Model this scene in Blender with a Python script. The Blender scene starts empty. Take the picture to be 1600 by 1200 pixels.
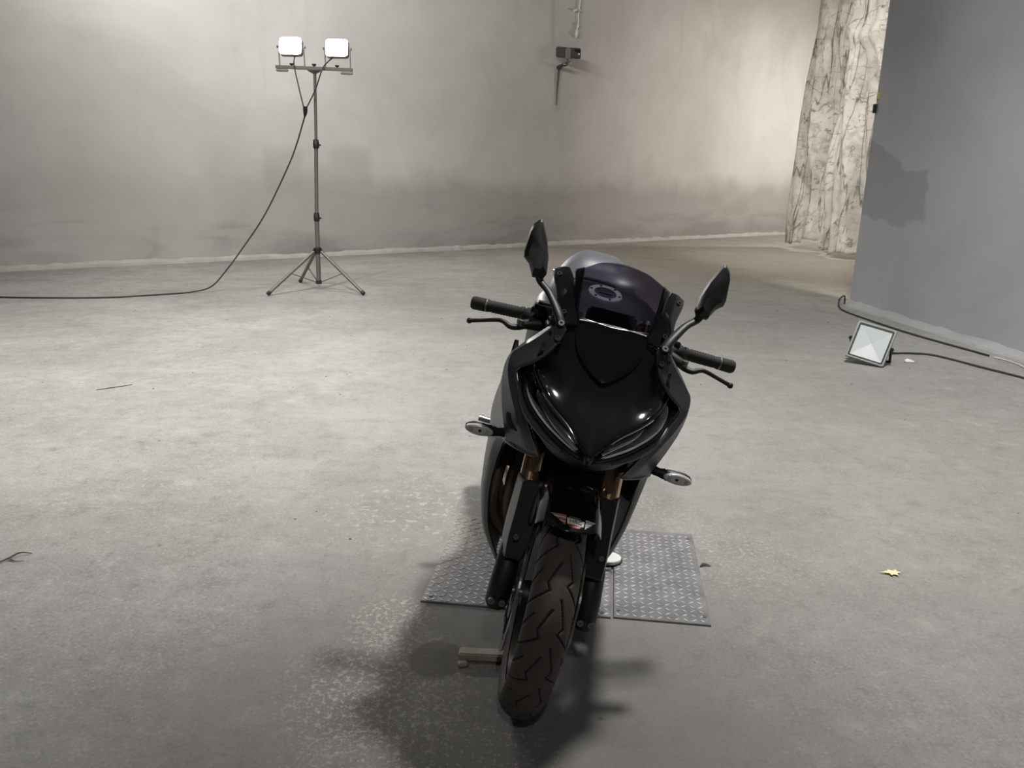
import bpy, bmesh, math, random
import numpy as np
from mathutils import Vector, Matrix
R = math.radians
random.seed(4)
rng = np.random.default_rng(4)
S = bpy.context.scene
COL = S.collection

# ------------------------------------------------------------------ camera
H, PITCH, ROLL = 1.35639, 15.3345, 1.0228
a, t = R(PITCH), R(ROLL)
fw = Vector((0, math.cos(a), -math.sin(a))); up = Vector((0, math.sin(a), math.cos(a))); rt = Vector((1, 0, 0))
r2 = math.cos(t)*rt + math.sin(t)*up; u2 = -math.sin(t)*rt + math.cos(t)*up
cd = bpy.data.cameras.new('camera'); cam = bpy.data.objects.new('camera', cd); COL.objects.link(cam)
cd.sensor_width = 36; cd.lens = 1202/1600*36; cd.clip_start = .05; cd.clip_end = 200
M4 = Matrix((r2, u2, -fw)).transposed().to_4x4(); M4.translation = Vector((0, 0, H)); cam.matrix_world = M4
S.camera = cam

# ------------------------------------------------------------------ world, exposure, lamps of the hall, added fill
w = bpy.data.worlds.new('world'); S.world = w; w.use_nodes = True
w.node_tree.nodes['Background'].inputs[0].default_value = (.5, .5, .52, 1)
w.node_tree.nodes['Background'].inputs[1].default_value = .02
S.view_settings.view_transform = 'Standard'; S.view_settings.look = 'None'
S.view_settings.exposure = 0; S.view_settings.gamma = 1; S.view_settings.use_curve_mapping = False

def area(name, loc, target, power, sx, sy, col=(1, 1, 1), spread=180):
    l = bpy.data.lights.new(name, 'AREA'); l.shape = 'RECTANGLE'; l.size = sx; l.size_y = sy
    l.energy = power; l.color = col; l.spread = R(spread)
    o = bpy.data.objects.new(name, l); COL.objects.link(o); o.location = loc
    o.rotation_euler = (Vector(target)-Vector(loc)).to_track_quat('-Z', 'Y').to_euler()
    return o
def spot(name, loc, target, power, angle, blend, rad, col=(1, 1, 1)):
    l = bpy.data.lights.new(name, 'SPOT'); l.energy = power; l.spot_size = R(angle); l.spot_blend = blend
    l.shadow_soft_size = rad; l.color = col
    o = bpy.data.objects.new(name, l); COL.objects.link(o); o.location = loc
    o.rotation_euler = (Vector(target)-Vector(loc)).to_track_quat('-Z', 'Y').to_euler()
    return o
spot('lamp_over_bay', (1.60, 2.95, 5.0), (1.45, 4.9, 0), 1500, 122, 1., .20, (1, .985, .96))
spot('lamp_over_left_bay', (-3.5, 4.0, 5.3), (-2.7, 6.0, 0), 1650, 104, 1., .25, (1, .985, .96))
area('lamp_by_wall', (-2.6, 8.4, 5.4), (-2.2, 13.0, 2.4), 235, 4.6, .6, (1, .98, .955), 150)
area('lamp_behind_sheet', (9.2, 16.2, 3.4), (6.0, 18.2, 1.8), 260, .8, .8, (1, .94, .85))
area('sheet_fill', (1.2, 11.3, 5.5), (5.75, 13.6, 2.0), 78, .8, .6, (1, .96, .91), 70)  # added unseen fill light, brightens the hanging sheet
spot('hall_lamp', (.2, -1.6, 3.6), (0, 3.4, 0), 110, 140, .8, .06, (1, .98, .95))
area('lamp_behind_partition', (4.9, 5.6, 2.6), (5.0, 14.5, 1.6), 230, .8, .8, (1, .93, .82))

# ------------------------------------------------------------------ materials
def new_mat(name):
    m = bpy.data.materials.new(name); m.use_nodes = True
    nt = m.node_tree; b = nt.nodes['Principled BSDF']
    return m, nt, b
class G:
    """tiny node-graph helper"""
    def __init__(s, nt): s.nt = nt
    def n(s, kind, **kw):
        x = s.nt.nodes.new(kind)
        for k, v in kw.items(): setattr(x, k, v)
        return x
    def put(s, sock, v):
        if hasattr(v, 'is_linked') or hasattr(v, 'links'): s.nt.links.new(v, sock)
        else: sock.default_value = v
    def math(s, op, a, b=0., c=None):
        x = s.n('ShaderNodeMath', operation=op); s.put(x.inputs[0], a); s.put(x.inputs[1], b)
        if c is not None: s.put(x.inputs[2], c)
        return x.outputs[0]
    def vmath(s, op, a, b=(0, 0, 0)):
        x = s.n('ShaderNodeVectorMath', operation=op); s.put(x.inputs[0], a); s.put(x.inputs[1], b)
        return x.outputs['Value'] if op in ('LENGTH', 'DISTANCE', 'DOT_PRODUCT') else x.outputs[0]
    def pos(s): return s.n('ShaderNodeNewGeometry').outputs['Position']
    def obj(s): return s.n('ShaderNodeTexCoord').outputs['Object']
    def noise(s, v, scale, detail=4, rough=.55, dist=0.):
        x = s.n('ShaderNodeTexNoise'); s.put(x.inputs['Vector'], v)
        x.inputs['Scale'].default_value = scale; x.inputs['Detail'].default_value = detail
        x.inputs['Roughness'].default_value = rough; x.inputs['Distortion'].default_value = dist
        return x.outputs['Fac']
    def step(s, v, lo, hi, a=0., b=1.):
        x = s.n('ShaderNodeMapRange'); x.interpolation_type = 'SMOOTHSTEP'; s.put(x.inputs[0], v)
        x.inputs[1].default_value = lo; x.inputs[2].default_value = hi
        x.inputs[3].default_value = a; x.inputs[4].default_value = b
        return x.outputs[0]
    def mix(s, f, a, b):
        x = s.n('ShaderNodeMix', data_type='RGBA'); s.put(x.inputs[0], f); s.put(x.inputs[6], a); s.put(x.inputs[7], b)
        return x.outputs[2]
    def scale(s, v, k): return s.vmath('MULTIPLY', v, k)
    def blob(s, p, c, r, soft=.5, wob=None, amt=.3, sy=1.):
        """1 inside a blot of radius r round c (world), wobbling edge"""
        d = s.vmath('LENGTH', s.vmath('MULTIPLY', s.vmath('SUBTRACT', p, c), (1, sy, 1)))
        if wob is not None: d = s.math('ADD', d, s.math('MULTIPLY', s.math('SUBTRACT', wob, .5), amt*r*2))
        return s.step(d, r*(1-soft), r*(1+soft), 1., 0.)
    def bump(s, bsdf, h, strength=.3, dist=.01):
        x = s.n('ShaderNodeBump'); x.inputs['Strength'].default_value = strength; x.inputs['Distance'].default_value = dist
        s.put(x.inputs['Height'], h); s.nt.links.new(x.outputs[0], bsdf.inputs['Normal'])
def c4(c): return (c[0], c[1], c[2], 1)
def plain(name, col, rough=.5, metal=0., coat=0., grain=.0, gs=60., spec=None):
    m, nt, b = new_mat(name); g = G(nt)
    f = g.noise(g.obj(), gs, 4)
    dk = tuple(x*(1-grain) for x in col); lt = tuple(min(1, x*(1+grain)) for x in col)
    nt.links.new(g.mix(f, c4(dk), c4(lt)), b.inputs['Base Color'])
    b.inputs['Roughness'].default_value = rough; b.inputs['Metallic'].default_value = metal
    b.inputs['Coat Weight'].default_value = coat; b.inputs['Coat Roughness'].default_value = .06
    if spec is not None: b.inputs['Specular IOR Level'].default_value = spec
    return m

def mat_floor():
    m, nt, b = new_mat('worn_concrete'); g = G(nt); p = g.pos()
    big = g.noise(p, .35, 5, .6, .6); mid = g.noise(p, 1.7, 6, .65, .4); fine = g.noise(p, 14, 6, .7); grit = g.noise(p, 90, 4, .7)
    streak = g.noise(g.scale(p, (.5, 2.2, 1)), .9, 6, .65, .8)
    med = g.noise(p, 5.5, 7, .72, .3)
    c = g.mix(g.step(big, .3, .7), c4((.245, .24, .228)), c4((.345, .34, .322)))
    c = g.mix(g.math('MULTIPLY', g.step(mid, .42, .72), .5), c, c4((.20, .192, .178)))
    c = g.mix(g.math('MULTIPLY', g.step(streak, .5, .75), .4), c, c4((.40, .39, .37)))
    c = g.mix(g.math('MULTIPLY', g.step(med, .5, .72), .5), c, c4((.17, .165, .155)))
    c = g.mix(g.math('MULTIPLY', g.step(med, .47, .3), .4), c, c4((.42, .41, .39)))
    c = g.mix(g.math('MULTIPLY', g.step(fine, .5, .72), .5), c, c4((.14, .135, .127)))
    c = g.mix(g.math('MULTIPLY', g.step(fine, .46, .3), .35), c, c4((.44, .43, .41)))
    c = g.mix(g.math('MULTIPLY', g.step(grit, .54, .70), .5), c, c4((.50, .49, .46)))
    c = g.mix(g.math('MULTIPLY', g.step(grit, .46, .32), .45), c, c4((.09, .086, .08)))
    flk = g.noise(p, 38, 8, .78, .3); zone = g.step(g.noise(p, 1.1, 4, .6), .42, .62)
    c = g.mix(g.math('MULTIPLY', g.math('MULTIPLY', g.step(flk, .56, .64), zone), .5), c, c4((.50, .485, .46)))
    c = g.mix(g.math('MULTIPLY', g.math('MULTIPLY', g.step(flk, .44, .34), g.step(mid, .4, .6)), .45), c, c4((.11, .105, .096)))
    # warm lamplight painted ahead of the sheet; oily stain plus painted shadow round the wheel
    warm = g.blob(p, (3.6, 13.2, 0), 3.4, .6, mid, .3)
    c = g.mix(g.math('MULTIPLY', warm, .6), c, c4((.36, .31, .24)))
    stain_shade = g.blob(p, (-.12, 1.42, 0), .95, .5, mid, .5)
    c = g.mix(g.math('MULTIPLY', stain_shade, .68), c, c4((.1, .094, .085)))
    oil3 = g.blob(p, (-.2, 1.93, 0), .085, .12, mid, .35)
    dark_band = g.blob(p, (.95, 5.6, 0), 2.1, .55, mid, .35, .42)  # broad darker band running back behind the motorcycle
    c = g.mix(g.math('MULTIPLY', dark_band, .45), c, c4((.15, .145, .135)))
    # flaking pale coating
    fl1 = g.math('MULTIPLY', g.blob(p, (-.33, 1.80, 0), .25, .5, mid, .9), g.step(g.noise(p, 58, 8, .78, .2), .50, .57))
    fl2 = g.math('MULTIPLY', g.blob(p, (-.36, 2.15, 0), .13, .5, mid, .8), g.step(g.noise(p, 60, 8, .78, .2), .50, .57))
    fl3 = g.math('MULTIPLY', g.blob(p, (.83, 2.55, 0), .27, .6, mid, .8), g.step(g.noise(p, 60, 8, .78, .2), .51, .6))
    fl4 = g.math('MULTIPLY', g.blob(p, (.55, 2.98, 0), .22, .6, mid, .8), g.step(g.noise(p, 55, 8, .78, .2), .52, .6))
    fl5 = g.math('MULTIPLY', g.blob(p, (-.42, 2.95, 0), .3, .6, mid, .8), g.step(g.noise(p, 26, 8, .75, .4), .52, .6))
    fl6 = g.math('MULTIPLY', g.blob(p, (-.2, 1.55, 0), .3, .5, mid, .8), g.step(g.noise(p, 60, 8, .78, .2), .53, .6))
    fl = g.math('MAXIMUM', g.math('MAXIMUM', g.math('MAXIMUM', fl1, fl2), g.math('MAXIMUM', fl3, fl4)), g.math('MAXIMUM', fl5, fl6))
    c = g.mix(g.math('MULTIPLY', fl, .7), c, c4((.44, .42, .39)))
    c = g.mix(g.math('MULTIPLY', oil3, .8), c, c4((.088, .08, .072)))
    # dark specks and hairline scratches
    vo = g.n('ShaderNodeTexVoronoi'); g.put(vo.inputs['Vector'], p); vo.inputs['Scale'].default_value = 5.5
    sp = g.math('MULTIPLY', g.step(vo.outputs['Distance'], .02, .05, 1., 0.), g.step(g.noise(p, 3.3, 2), .6, .66))
    c = g.mix(g.math('MULTIPLY', sp, .7), c, c4((.07, .065, .06)))
    nt.links.new(c, b.inputs['Base Color'])
    nt.links.new(g.step(mid, .3, .7, .62, .85), b.inputs['Roughness'])
    b.inputs['Specular IOR Level'].default_value = .35
    h = g.math('ADD', g.math('MULTIPLY', fine, .6), g.math('ADD', g.math('MULTIPLY', grit, .3), g.math('MULTIPLY', fl, .5)))
    g.bump(b, h, .45, .006)
    return m

WA = Vector((-6.726, 10.068)); WD = (Vector((7.238, 19.867))-WA).normalized(); WN = Vector((WD.y, -WD.x))   # back wall line, WN into the hall
def wp(s, z, off=0.):
    q = WA + WD*s + WN*off; return Vector((q.x, q.y, z))
def mat_back_wall():
    m, nt, b = new_mat('stained_plaster'); g = G(nt); p = g.pos()
    sep = g.n('ShaderNodeSeparateXYZ'); g.put(sep.inputs[0], p)
    s = g.vmath('DOT_PRODUCT', g.vmath('SUBTRACT', p, (WA.x, WA.y, 0)), (WD.x, WD.y, 0)); z = sep.outputs[2]
    cb = g.n('ShaderNodeCombineXYZ'); g.put(cb.inputs[0], s); g.put(cb.inputs[1], z); q = cb.outputs[0]
    big = g.noise(q, .28, 5, .6, .5); mid = g.noise(q, 1.1, 6, .62, .4); fine = g.noise(q, 7, 6, .7)
    drip = g.noise(g.scale(q, (2.4, .3, 1)), 1.2, 5, .6, .4); smear = g.noise(g.scale(q, (.5, 1.8, 1)), .8, 6, .6, .9)
    c = g.mix(g.step(big, .3, .7), c4((.46, .445, .425)), c4((.58, .565, .545)))
    c = g.mix(g.math('MULTIPLY', g.step(mid, .5, .75), .35), c, c4((.40, .38, .36)))
    c = g.mix(g.math('MULTIPLY', g.step(drip, .55, .75), .25), c, c4((.39, .38, .36)))
    # dirty dado band
    edge = g.math('ADD', z, g.math('MULTIPLY', g.math('SUBTRACT', mid, .5), .9))
    band = g.math('MULTIPLY', g.step(edge, .9, 1.5, 1., 0.), g.step(s, 1.5, 6., .35, 1.))
    c = g.mix(g.math('MULTIPLY', band, .62), c, c4((.27, .25, .235)))
    low = g.math('MULTIPLY', g.step(edge, .15, .6, 1., 0.), g.step(smear, .35, .65))
    c = g.mix(g.math('MULTIPLY', low, .55), c, c4((.21, .2, .19)))
    sm = g.math('MULTIPLY', g.step(smear, .5, .64), g.step(z, 1.3, .5))
    c = g.mix(g.math('MULTIPLY', sm, .4), c, c4((.24, .225, .21)))
    # two squarish paler-dirt patches, damp run under the fixture, darkened plaster left of it
    def rect(s0, s1, z0, z1, e=.12):
        a1 = g.math('MULTIPLY', g.step(s, s0-e, s0+e), g.step(s, s1-e, s1+e, 1., 0.))
        return g.math('MULTIPLY', a1, g.math('MULTIPLY', g.step(z, z0-e, z0+e), g.step(z, z1-e, z1+e, 1., 0.)))
    for s0, s1, z0, z1, k in ((3.55, 4.15, 1.0, 1.66, .3), (4.6, 5.3, 1.05, 1.7, .3), (8.95, 9.02, 3.6, 5.2, .35), (9.08, 9.2, 2.5, 3.2, .45)):
        c = g.mix(g.math('MULTIPLY', rect(s0, s1, z0, z1, .05 if s1-s0 < .2 else .1), k), c, c4((.3, .29, .25)))
    c = g.mix(g.math('MULTIPLY', g.math('MULTIPLY', g.step(s, 8.7, 9.4), g.step(s, 9.8, 14., 1., 0.)), .22), c, c4((.33, .31, .3)))
    top = g.math('MULTIPLY', g.step(g.math('ADD', z, g.math('MULTIPLY', mid, 1.4)), 4.9, 5.8), g.step(s, 10, 13))
    c = g.mix(g.math('MULTIPLY', top, .45), c, c4((.33, .31, .29)))
    c = g.mix(g.math('MULTIPLY', g.step(fine, .6, .78), .22), c, c4((.33, .32, .3)))
    nt.links.new(c, b.inputs['Base Color']); b.inputs['Roughness'].default_value = .85; b.inputs['Specular IOR Level'].default_value = .2
    g.bump(b, g.math('ADD', mid, g.math('MULTIPLY', fine, .4)), .3, .02)
    return m
def mat_partition():
    m, nt, b = new_mat('grey_painted_wall'); g = G(nt); p = g.pos()
    q = g.n('ShaderNodeSeparateXYZ'); g.put(q.inputs[0], p)
    cb = g.n('ShaderNodeCombineXYZ'); g.put(cb.inputs[0], q.outputs[1]); g.put(cb.inputs[1], q.outputs[2]); q2 = cb.outputs[0]
    big = g.noise(q2, .6, 5, .6, .4); fine = g.noise(q2, 8, 6, .7); brush = g.noise(g.scale(q2, (3, .5, 1)), 1.5, 5, .6)
    c = g.mix(g.step(big, .3, .7), c4((.32, .322, .33)), c4((.385, .387, .395)))
    c = g.mix(g.math('MULTIPLY', g.step(brush, .5, .7), .2), c, c4((.38, .38, .385)))
    wob = g.noise(q2, 2.2, 5, .6)
    Y = g.math('ADD', q.outputs[1], g.math('MULTIPLY', g.math('SUBTRACT', wob, .5), .5)); Z = g.math('ADD', q.outputs[2], g.math('MULTIPLY', g.math('SUBTRACT', g.noise(q2, 1.6, 4), .5), .45))
    top = g.math('SUBTRACT', Z, g.math('MULTIPLY', g.math('MAXIMUM', g.math('SUBTRACT', Y, 7.9), 0.), .55))
    f = g.math('MULTIPLY', g.math('MULTIPLY', g.step(Y, 7.50, 7.58), g.step(Z, .97, 1.02)), g.step(top, 1.40, 1.45, 1., 0.))
    f3 = g.blob(q2, (8.2, 2.7, 0), .5, .5, wob, .5, 1.5)
    f = g.math('MAXIMUM', f, g.math('MULTIPLY', f3, .4))
    c = g.mix(g.math('MULTIPLY', f, .55), c, c4((.22, .222, .23)))
    sp = g.noise(q2, 45, 2, .5)
    c = g.mix(g.math('MULTIPLY', g.step(sp, .66, .74), .4), c, c4((.45, .45, .45)))
    nt.links.new(c, b.inputs['Base Color']); b.inputs['Roughness'].default_value = .6; b.inputs['Specular IOR Level'].default_value = .3
    g.bump(b, g.math('ADD', big, g.math('MULTIPLY', fine, .3)), .2, .01)
    return m
def mat_sheet():
    m, nt, b = new_mat('grimy_sheet'); g = G(nt); p = g.obj()
    n1 = g.noise(p, 1.3, 6, .65, .5); n2 = g.noise(p, 6, 6, .7, .4)
    c = g.mix(g.step(n1, .35, .65), c4((.50, .475, .435)), c4((.66, .635, .59)))
    def crease(sc, seed, w, k, lo=.42):
        nonlocal c
        q = g.noise(g.vmath('ADD', g.scale(p, sc), seed), 1., 3, .5, .35)
        line = g.math('MULTIPLY', g.step(g.math('ABSOLUTE', g.math('SUBTRACT', q, .5)), 0, w, 1., 0.), g.step(n2, lo, lo+.14))
        c = g.mix(g.math('MULTIPLY', line, k), c, c4((.12, .105, .085)))
    crease((2, 2.4, .22), (3, 1, 2), .016, .85, .34); crease((2, 1.5, .15), (7, 3, 5), .010, .8, .34); crease((1, .5, 1.7), (2, 6, 3), .010, .7, .42); crease((2, 4.5, .4), (1, 7, 4), .012, .6); crease((1, .8, 2.6), (9, 2, 3), .010, .6, .46)
    crease((1, 1.3, 1.1), (4, 8, 1), .008, .7, .45); crease((1, 3.2, 3.0), (6, 5, 7), .012, .55, .48)
    blotch = g.noise(p, 2.6, 8, .75, 1.)
    c = g.mix(g.math('MULTIPLY', g.step(blotch, .48, .68), .6), c, c4((.22, .195, .16)))
    nt.links.new(c, b.inputs['Base Color'])
    tl = g.n('ShaderNodeBsdfTranslucent'); nt.links.new(c, tl.inputs[0]); mx = g.n('ShaderNodeMixShader'); mx.inputs[0].default_value = .35
    nt.links.new(b.outputs[0], mx.inputs[1]); nt.links.new(tl.outputs[0], mx.inputs[2]); nt.links.new(mx.outputs[0], nt.nodes['Material Output'].inputs[0]); b.inputs['Roughness'].default_value = .7; b.inputs['Specular IOR Level'].default_value = .2
    g.bump(b, n2, .5, .03)
    return m
def mat_plate(dirt_from=None, k=1.):
    m, nt, b = new_mat('checker_steel'); g = G(nt); p = g.pos()
    n1 = g.noise(p, 9, 6, .65, .4); n2 = g.noise(p, 60, 4, .7)
    c = g.mix(g.step(n1, .3, .7), c4((.15*k, .148*k, .15*k)), c4((.225*k, .223*k, .223*k)))
    c = g.mix(g.math('MULTIPLY', g.step(n2, .55, .7), .3), c, c4((.2, .19, .18)))
    met = .55; dirtmask = None
    if dirt_from is not None:
        # dust caked on the far part of the plate
        d = g.vmath('DOT_PRODUCT', g.vmath('SUBTRACT', p, (*dirt_from[0], 0)), (*dirt_from[1], 0))
        d = g.math('ADD', d, g.math('MULTIPLY', g.math('SUBTRACT', n1, .5), .35))
        dirtmask = g.step(d, -.05, .12)
        dust = g.mix(n1, c4((.17, .155, .135)), c4((.30, .285, .26)))
        c = g.mix(dirtmask, c, dust)
        nt.links.new(g.step(d, -.05, .12, .2, 0.), b.inputs['Metallic'])
    else: b.inputs['Metallic'].default_value = met*.2
    nt.links.new(c, b.inputs['Base Color'])
    nt.links.new(g.step(n1, .3, .7, .45, .6), b.inputs['Roughness'])
    g.bump(b, n2, .15, .002)
    return m
def mat_glass(name, tint, gloss_rough=.02, gloss=1.45):
    m = bpy.data.materials.new(name); m.use_nodes = True; nt = m.node_tree; nt.nodes.clear(); g = G(nt)
    tr = g.n('ShaderNodeBsdfTransparent'); tr.inputs[0].default_value = c4(tint)
    gl = g.n('ShaderNodeBsdfGlossy'); gl.inputs['Roughness'].default_value = gloss_rough; gl.inputs[0].default_value = (1, 1, 1, 1)
    fr = g.n('ShaderNodeFresnel'); fr.inputs[0].default_value = gloss
    mx = g.n('ShaderNodeMixShader'); out = g.n('ShaderNodeOutputMaterial')
    nt.links.new(fr.outputs[0], mx.inputs[0]); nt.links.new(tr.outputs[0], mx.inputs[1]); nt.links.new(gl.outputs[0], mx.inputs[2])
    nt.links.new(mx.outputs[0], out.inputs[0]); return m
def mat_emit(name, col, k):
    m, nt, b = new_mat(name); b.inputs['Base Color'].default_value = c4(col)
    b.inputs['Emission Color'].default_value = c4(col); b.inputs['Emission Strength'].default_value = k
    return m
M = dict(
    floor=mat_floor(), back=mat_back_wall(), part=mat_partition(), sheet=mat_sheet(),
    hall=plain('hall_plaster', (.13, .128, .125), .9, grain=.15, gs=1.2),
    trim=plain('mortar_skirting', (.40, .385, .36), .9, grain=.25, gs=6),
    gloss=plain('gloss_black_paint', (.006, .0063, .0075), .13, coat=0., spec=.3),
    matte=plain('satin_graphite_paint', (.050, .056, .064), .42, grain=.06, gs=30),
    dark=plain('satin_dark_paint', (.014, .017, .021), .38, grain=.1, gs=30),
    blk=plain('black_plastic', (.010, .010, .011), .5, grain=.2, gs=80),
    void=plain('black_interior', (.004, .004, .004), .85),
    rubber=plain('grip_rubber', (.016, .0155, .015), .75, grain=.3, gs=120),
    tyre=plain('tyre_rubber', (.058, .049, .039), .72, grain=.25, gs=40),
    groove=plain('tyre_groove', (.006, .006, .006), .9),
    gold=plain('bronze_anodised', (.62, .44, .28), .2, metal=.9, grain=.1, gs=90),
    tank=plain('tank_paint', (.02, .02, .026), .45), alloy_pale=plain('pale_alloy', (.62, .61, .60), .4, metal=.3), steel=plain('bright_steel', (.55, .55, .55), .3, metal=1., grain=.1),
    disc=plain('brake_disc_steel', (.34, .34, .34), .35, metal=1., grain=.2, gs=50),
    pipe=plain('heat_stained_pipe', (.20, .16, .13), .42, metal=.8, grain=.35, gs=18),
    alloy=plain('dull_alloy', (.22, .215, .20), .45, metal=.8, grain=.2),
    seat=plain('seat_vinyl', (.075, .078, .09), .48, grain=.15, gs=150),
    chrome=plain('chrome_reflector', (.70, .70, .71), .25, metal=.6), bright=plain('bright_chrome', (.92, .92, .93), .16, metal=1.), lip=plain('satin_lit_edge', (.11, .115, .12), .4),
    white=plain('white_plastic', (.72, .72, .70), .5, grain=.05),
    lens=plain('frosted_clear_lens', (.50, .495, .49), .25, grain=.25, gs=90, coat=.5),
    red=plain('red_decal', (.30, .03, .03), .4), orange=plain('orange_decal', (.36, .14, .07), .45),
    mirror=plain('mirror_glass', (.8, .8, .8), .02, metal=1.),
    stand=plain('grey_stand_tube', (.17, .165, .15), .42, metal=.5, grain=.15, gs=40),
    cable=plain('black_cable', (.03, .028, .026), .6, grain=.2),
    pale=plain('pale_cable', (.55, .52, .48), .6, grain=.1),
    flood=plain('cast_grey_housing', (.22, .225, .215), .5, metal=.3, grain=.12, gs=40),
    frost=plain('milky_glass', (.46, .49, .485), .3, grain=.06, gs=9, coat=.3),
    twig=plain('dry_twig', (.10, .085, .065), .85, grain=.3, gs=80), leaf=plain('dry_yellow_leaf', (.68, .62, .34), .7, grain=.2, gs=60),
    badge_white=plain('badge_white', (.5, .46, .42), .5), tape=plain('yellow_tape', (.42, .36, .09), .7, grain=.15),
    wood=plain('weathered_wood', (.34, .30, .25), .8, grain=.45, gs=25),
    paper=plain('white_paper', (.74, .74, .73), .8, grain=.04),
    grit=plain('dark_grit', (.06, .055, .05), .9, grain=.3, gs=200),
    fixt=plain('dark_fixture', (.04, .037, .033), .5, grain=.15), fixtp=plain('pale_fixture_strip', (.15, .145, .135), .5),
    plate=mat_plate(), plated=mat_plate(((-.115, 2.55), (-.87, .49))), tread=mat_plate(None, 2.7), tread_d=mat_plate(((-.16, 2.56), (-.87, .49)), 3.4),
    screen=mat_glass('smoked_screen', (.36, .345, .40), .22, 1.05), clear=mat_glass('clear_lens_cover', (.86, .87, .88), .02, 1.4),
    lamp=mat_emit('lit_floodlight', (1, .985, .93), 60),
)

# ------------------------------------------------------------------ mesh helpers
def obj(name, verts, faces, mat, parent=None, smooth=True, mats=None, midx=None):
    me = bpy.data.meshes.new(name); me.from_pydata([tuple(map(float, v)) for v in verts], [], [tuple(int(i) for i in f) for f in faces])
    for m in (mats or [mat]): me.materials.append(m)
    if midx is not None: me.polygons.foreach_set('material_index', midx)
    me.polygons.foreach_set('use_smooth', [smooth]*len(me.polygons)); me.update()
    o = bpy.data.objects.new(name, me); COL.objects.link(o)
    if parent: o.parent = parent
    return o
def bmobj(name, bm, mat, parent=None, smooth=False, angle=None):
    me = bpy.data.meshes.new(name); bmesh.ops.recalc_face_normals(bm, faces=bm.faces); bm.to_mesh(me); bm.free()
    me.materials.append(mat); me.polygons.foreach_set('use_smooth', [smooth]*len(me.polygons))
    if angle is not None: me.set_sharp_from_angle(angle=R(angle))
    o = bpy.data.objects.new(name, me); COL.objects.link(o)
    if parent: o.parent = parent
    return o
def catmull(P, s, axis=0):
    P = np.moveaxis(np.asarray(P, float), axis, 0); n = len(P)
    if n < 2: return np.moveaxis(P, 0, axis)
    Q = np.concatenate([[2*P[0]-P[1]], P, [2*P[-1]-P[-2]]]); out = []
    for i in range(n-1):
        p0, p1, p2, p3 = Q[i:i+4]
        for k in range(s):
            u = k/s
            out.append(.5*((2*p1)+(p2-p0)*u+(2*p0-5*p1+4*p2-p3)*u*u+(3*p1-p0-3*p2+p3)*u**3))
    out.append(P[-1]); return np.moveaxis(np.array(out), 0, axis)
def lin(P, s, axis=0):
    P = np.moveaxis(np.asarray(P, float), axis, 0); out = []
    for i in range(len(P)-1):
        for k in range(s): out.append(P[i]+(P[i+1]-P[i])*k/s)
    out.append(P[-1]); return np.moveaxis(np.array(out), 0, axis)
def shell(name, rows, mat, parent=None, su=5, sv=5, thick=.003, side=1, lu=False, lv=False, angle=40, offset=0.):
    """smooth sheet of real thickness through a control grid; side=-1 mirrors it across the thing's own middle plane"""
    P = np.array(rows, float)*np.array([1, side, 1])
    P = (lin if lu else catmull)(P, su, 0); P = (lin if lv else catmull)(P, sv, 1)
    m, n = P.shape[:2]; V = P.reshape(-1, 3)
    F = [(i*n+j, i*n+j+1, (i+1)*n+j+1, (i+1)*n+j) for i in range(m-1) for j in range(n-1)]
    o = obj(name, V, F, mat, parent)
    o.data.set_sharp_from_angle(angle=R(angle))
    md = o.modifiers.new('thickness', 'SOLIDIFY'); md.thickness = thick; md.offset = offset
    return o
def tube_geo(path, rad, n=12, caps=True, flat=1.):
    path = [Vector(q) for q in path]; rads = rad if hasattr(rad, '__len__') else [rad]*len(path)
    V, F = [], []; ref = None
    for i, q in enumerate(path):
        tn = (path[min(i+1, len(path)-1)]-path[max(i-1, 0)]).normalized()
        if ref is None:
            ref = Vector((0, 0, 1)) if abs(tn.z) < .9 else Vector((1, 0, 0))
        s = tn.cross(ref).normalized(); ref = s.cross(tn).normalized()
        for k in range(n):
            an = 2*math.pi*k/n; V.append(q+s*math.cos(an)*rads[i]+ref*math.sin(an)*rads[i]*flat)
    for i in range(len(path)-1):
        for k in range(n): F.append((i*n+k, i*n+(k+1) % n, (i+1)*n+(k+1) % n, (i+1)*n+k))
    if caps: F.append(tuple(range(n))[::-1]); F.append(tuple((len(path)-1)*n+k for k in range(n)))
    return V, F
def tube(name, path, rad, mat, parent=None, n=14, smoothpath=0, flat=1., side=1):
    path = np.array(path, float)*np.array([1, side, 1])
    if smoothpath:
        if hasattr(rad, '__len__'): rad = catmull(np.array(rad)[:, None], smoothpath)[:, 0]
        path = catmull(path, smoothpath)
    V, F = tube_geo(path, rad, n, True, flat); o = obj(name, V, F, mat, parent)
    o.data.set_sharp_from_angle(angle=R(45)); return o
def prism(name, outline, d, mat, parent=None, bevel=.002, angle=None, seg=2, side=1):
    """polygon (3D points, planar) pushed along vector d, edges bevelled"""
    bm = bmesh.new(); d = Vector(d)*1.
    A = [bm.verts.new(Vector(q)) for q in outline]; B = [bm.verts.new(Vector(q)+d) for q in outline]; n = len(A)
    bm.faces.new(A[::-1]); bm.faces.new(B)
    for i in range(n): bm.faces.new((A[i], A[(i+1) % n], B[(i+1) % n], B[i]))
    if bevel: bmesh.ops.bevel(bm, geom=list(bm.edges), offset=bevel, segments=seg, affect='EDGES', clamp_overlap=True)
    if side == -1:
        for v in bm.verts: v.co.y *= -1
    return bmobj(name, bm, mat, parent, smooth=True, angle=35)
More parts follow.
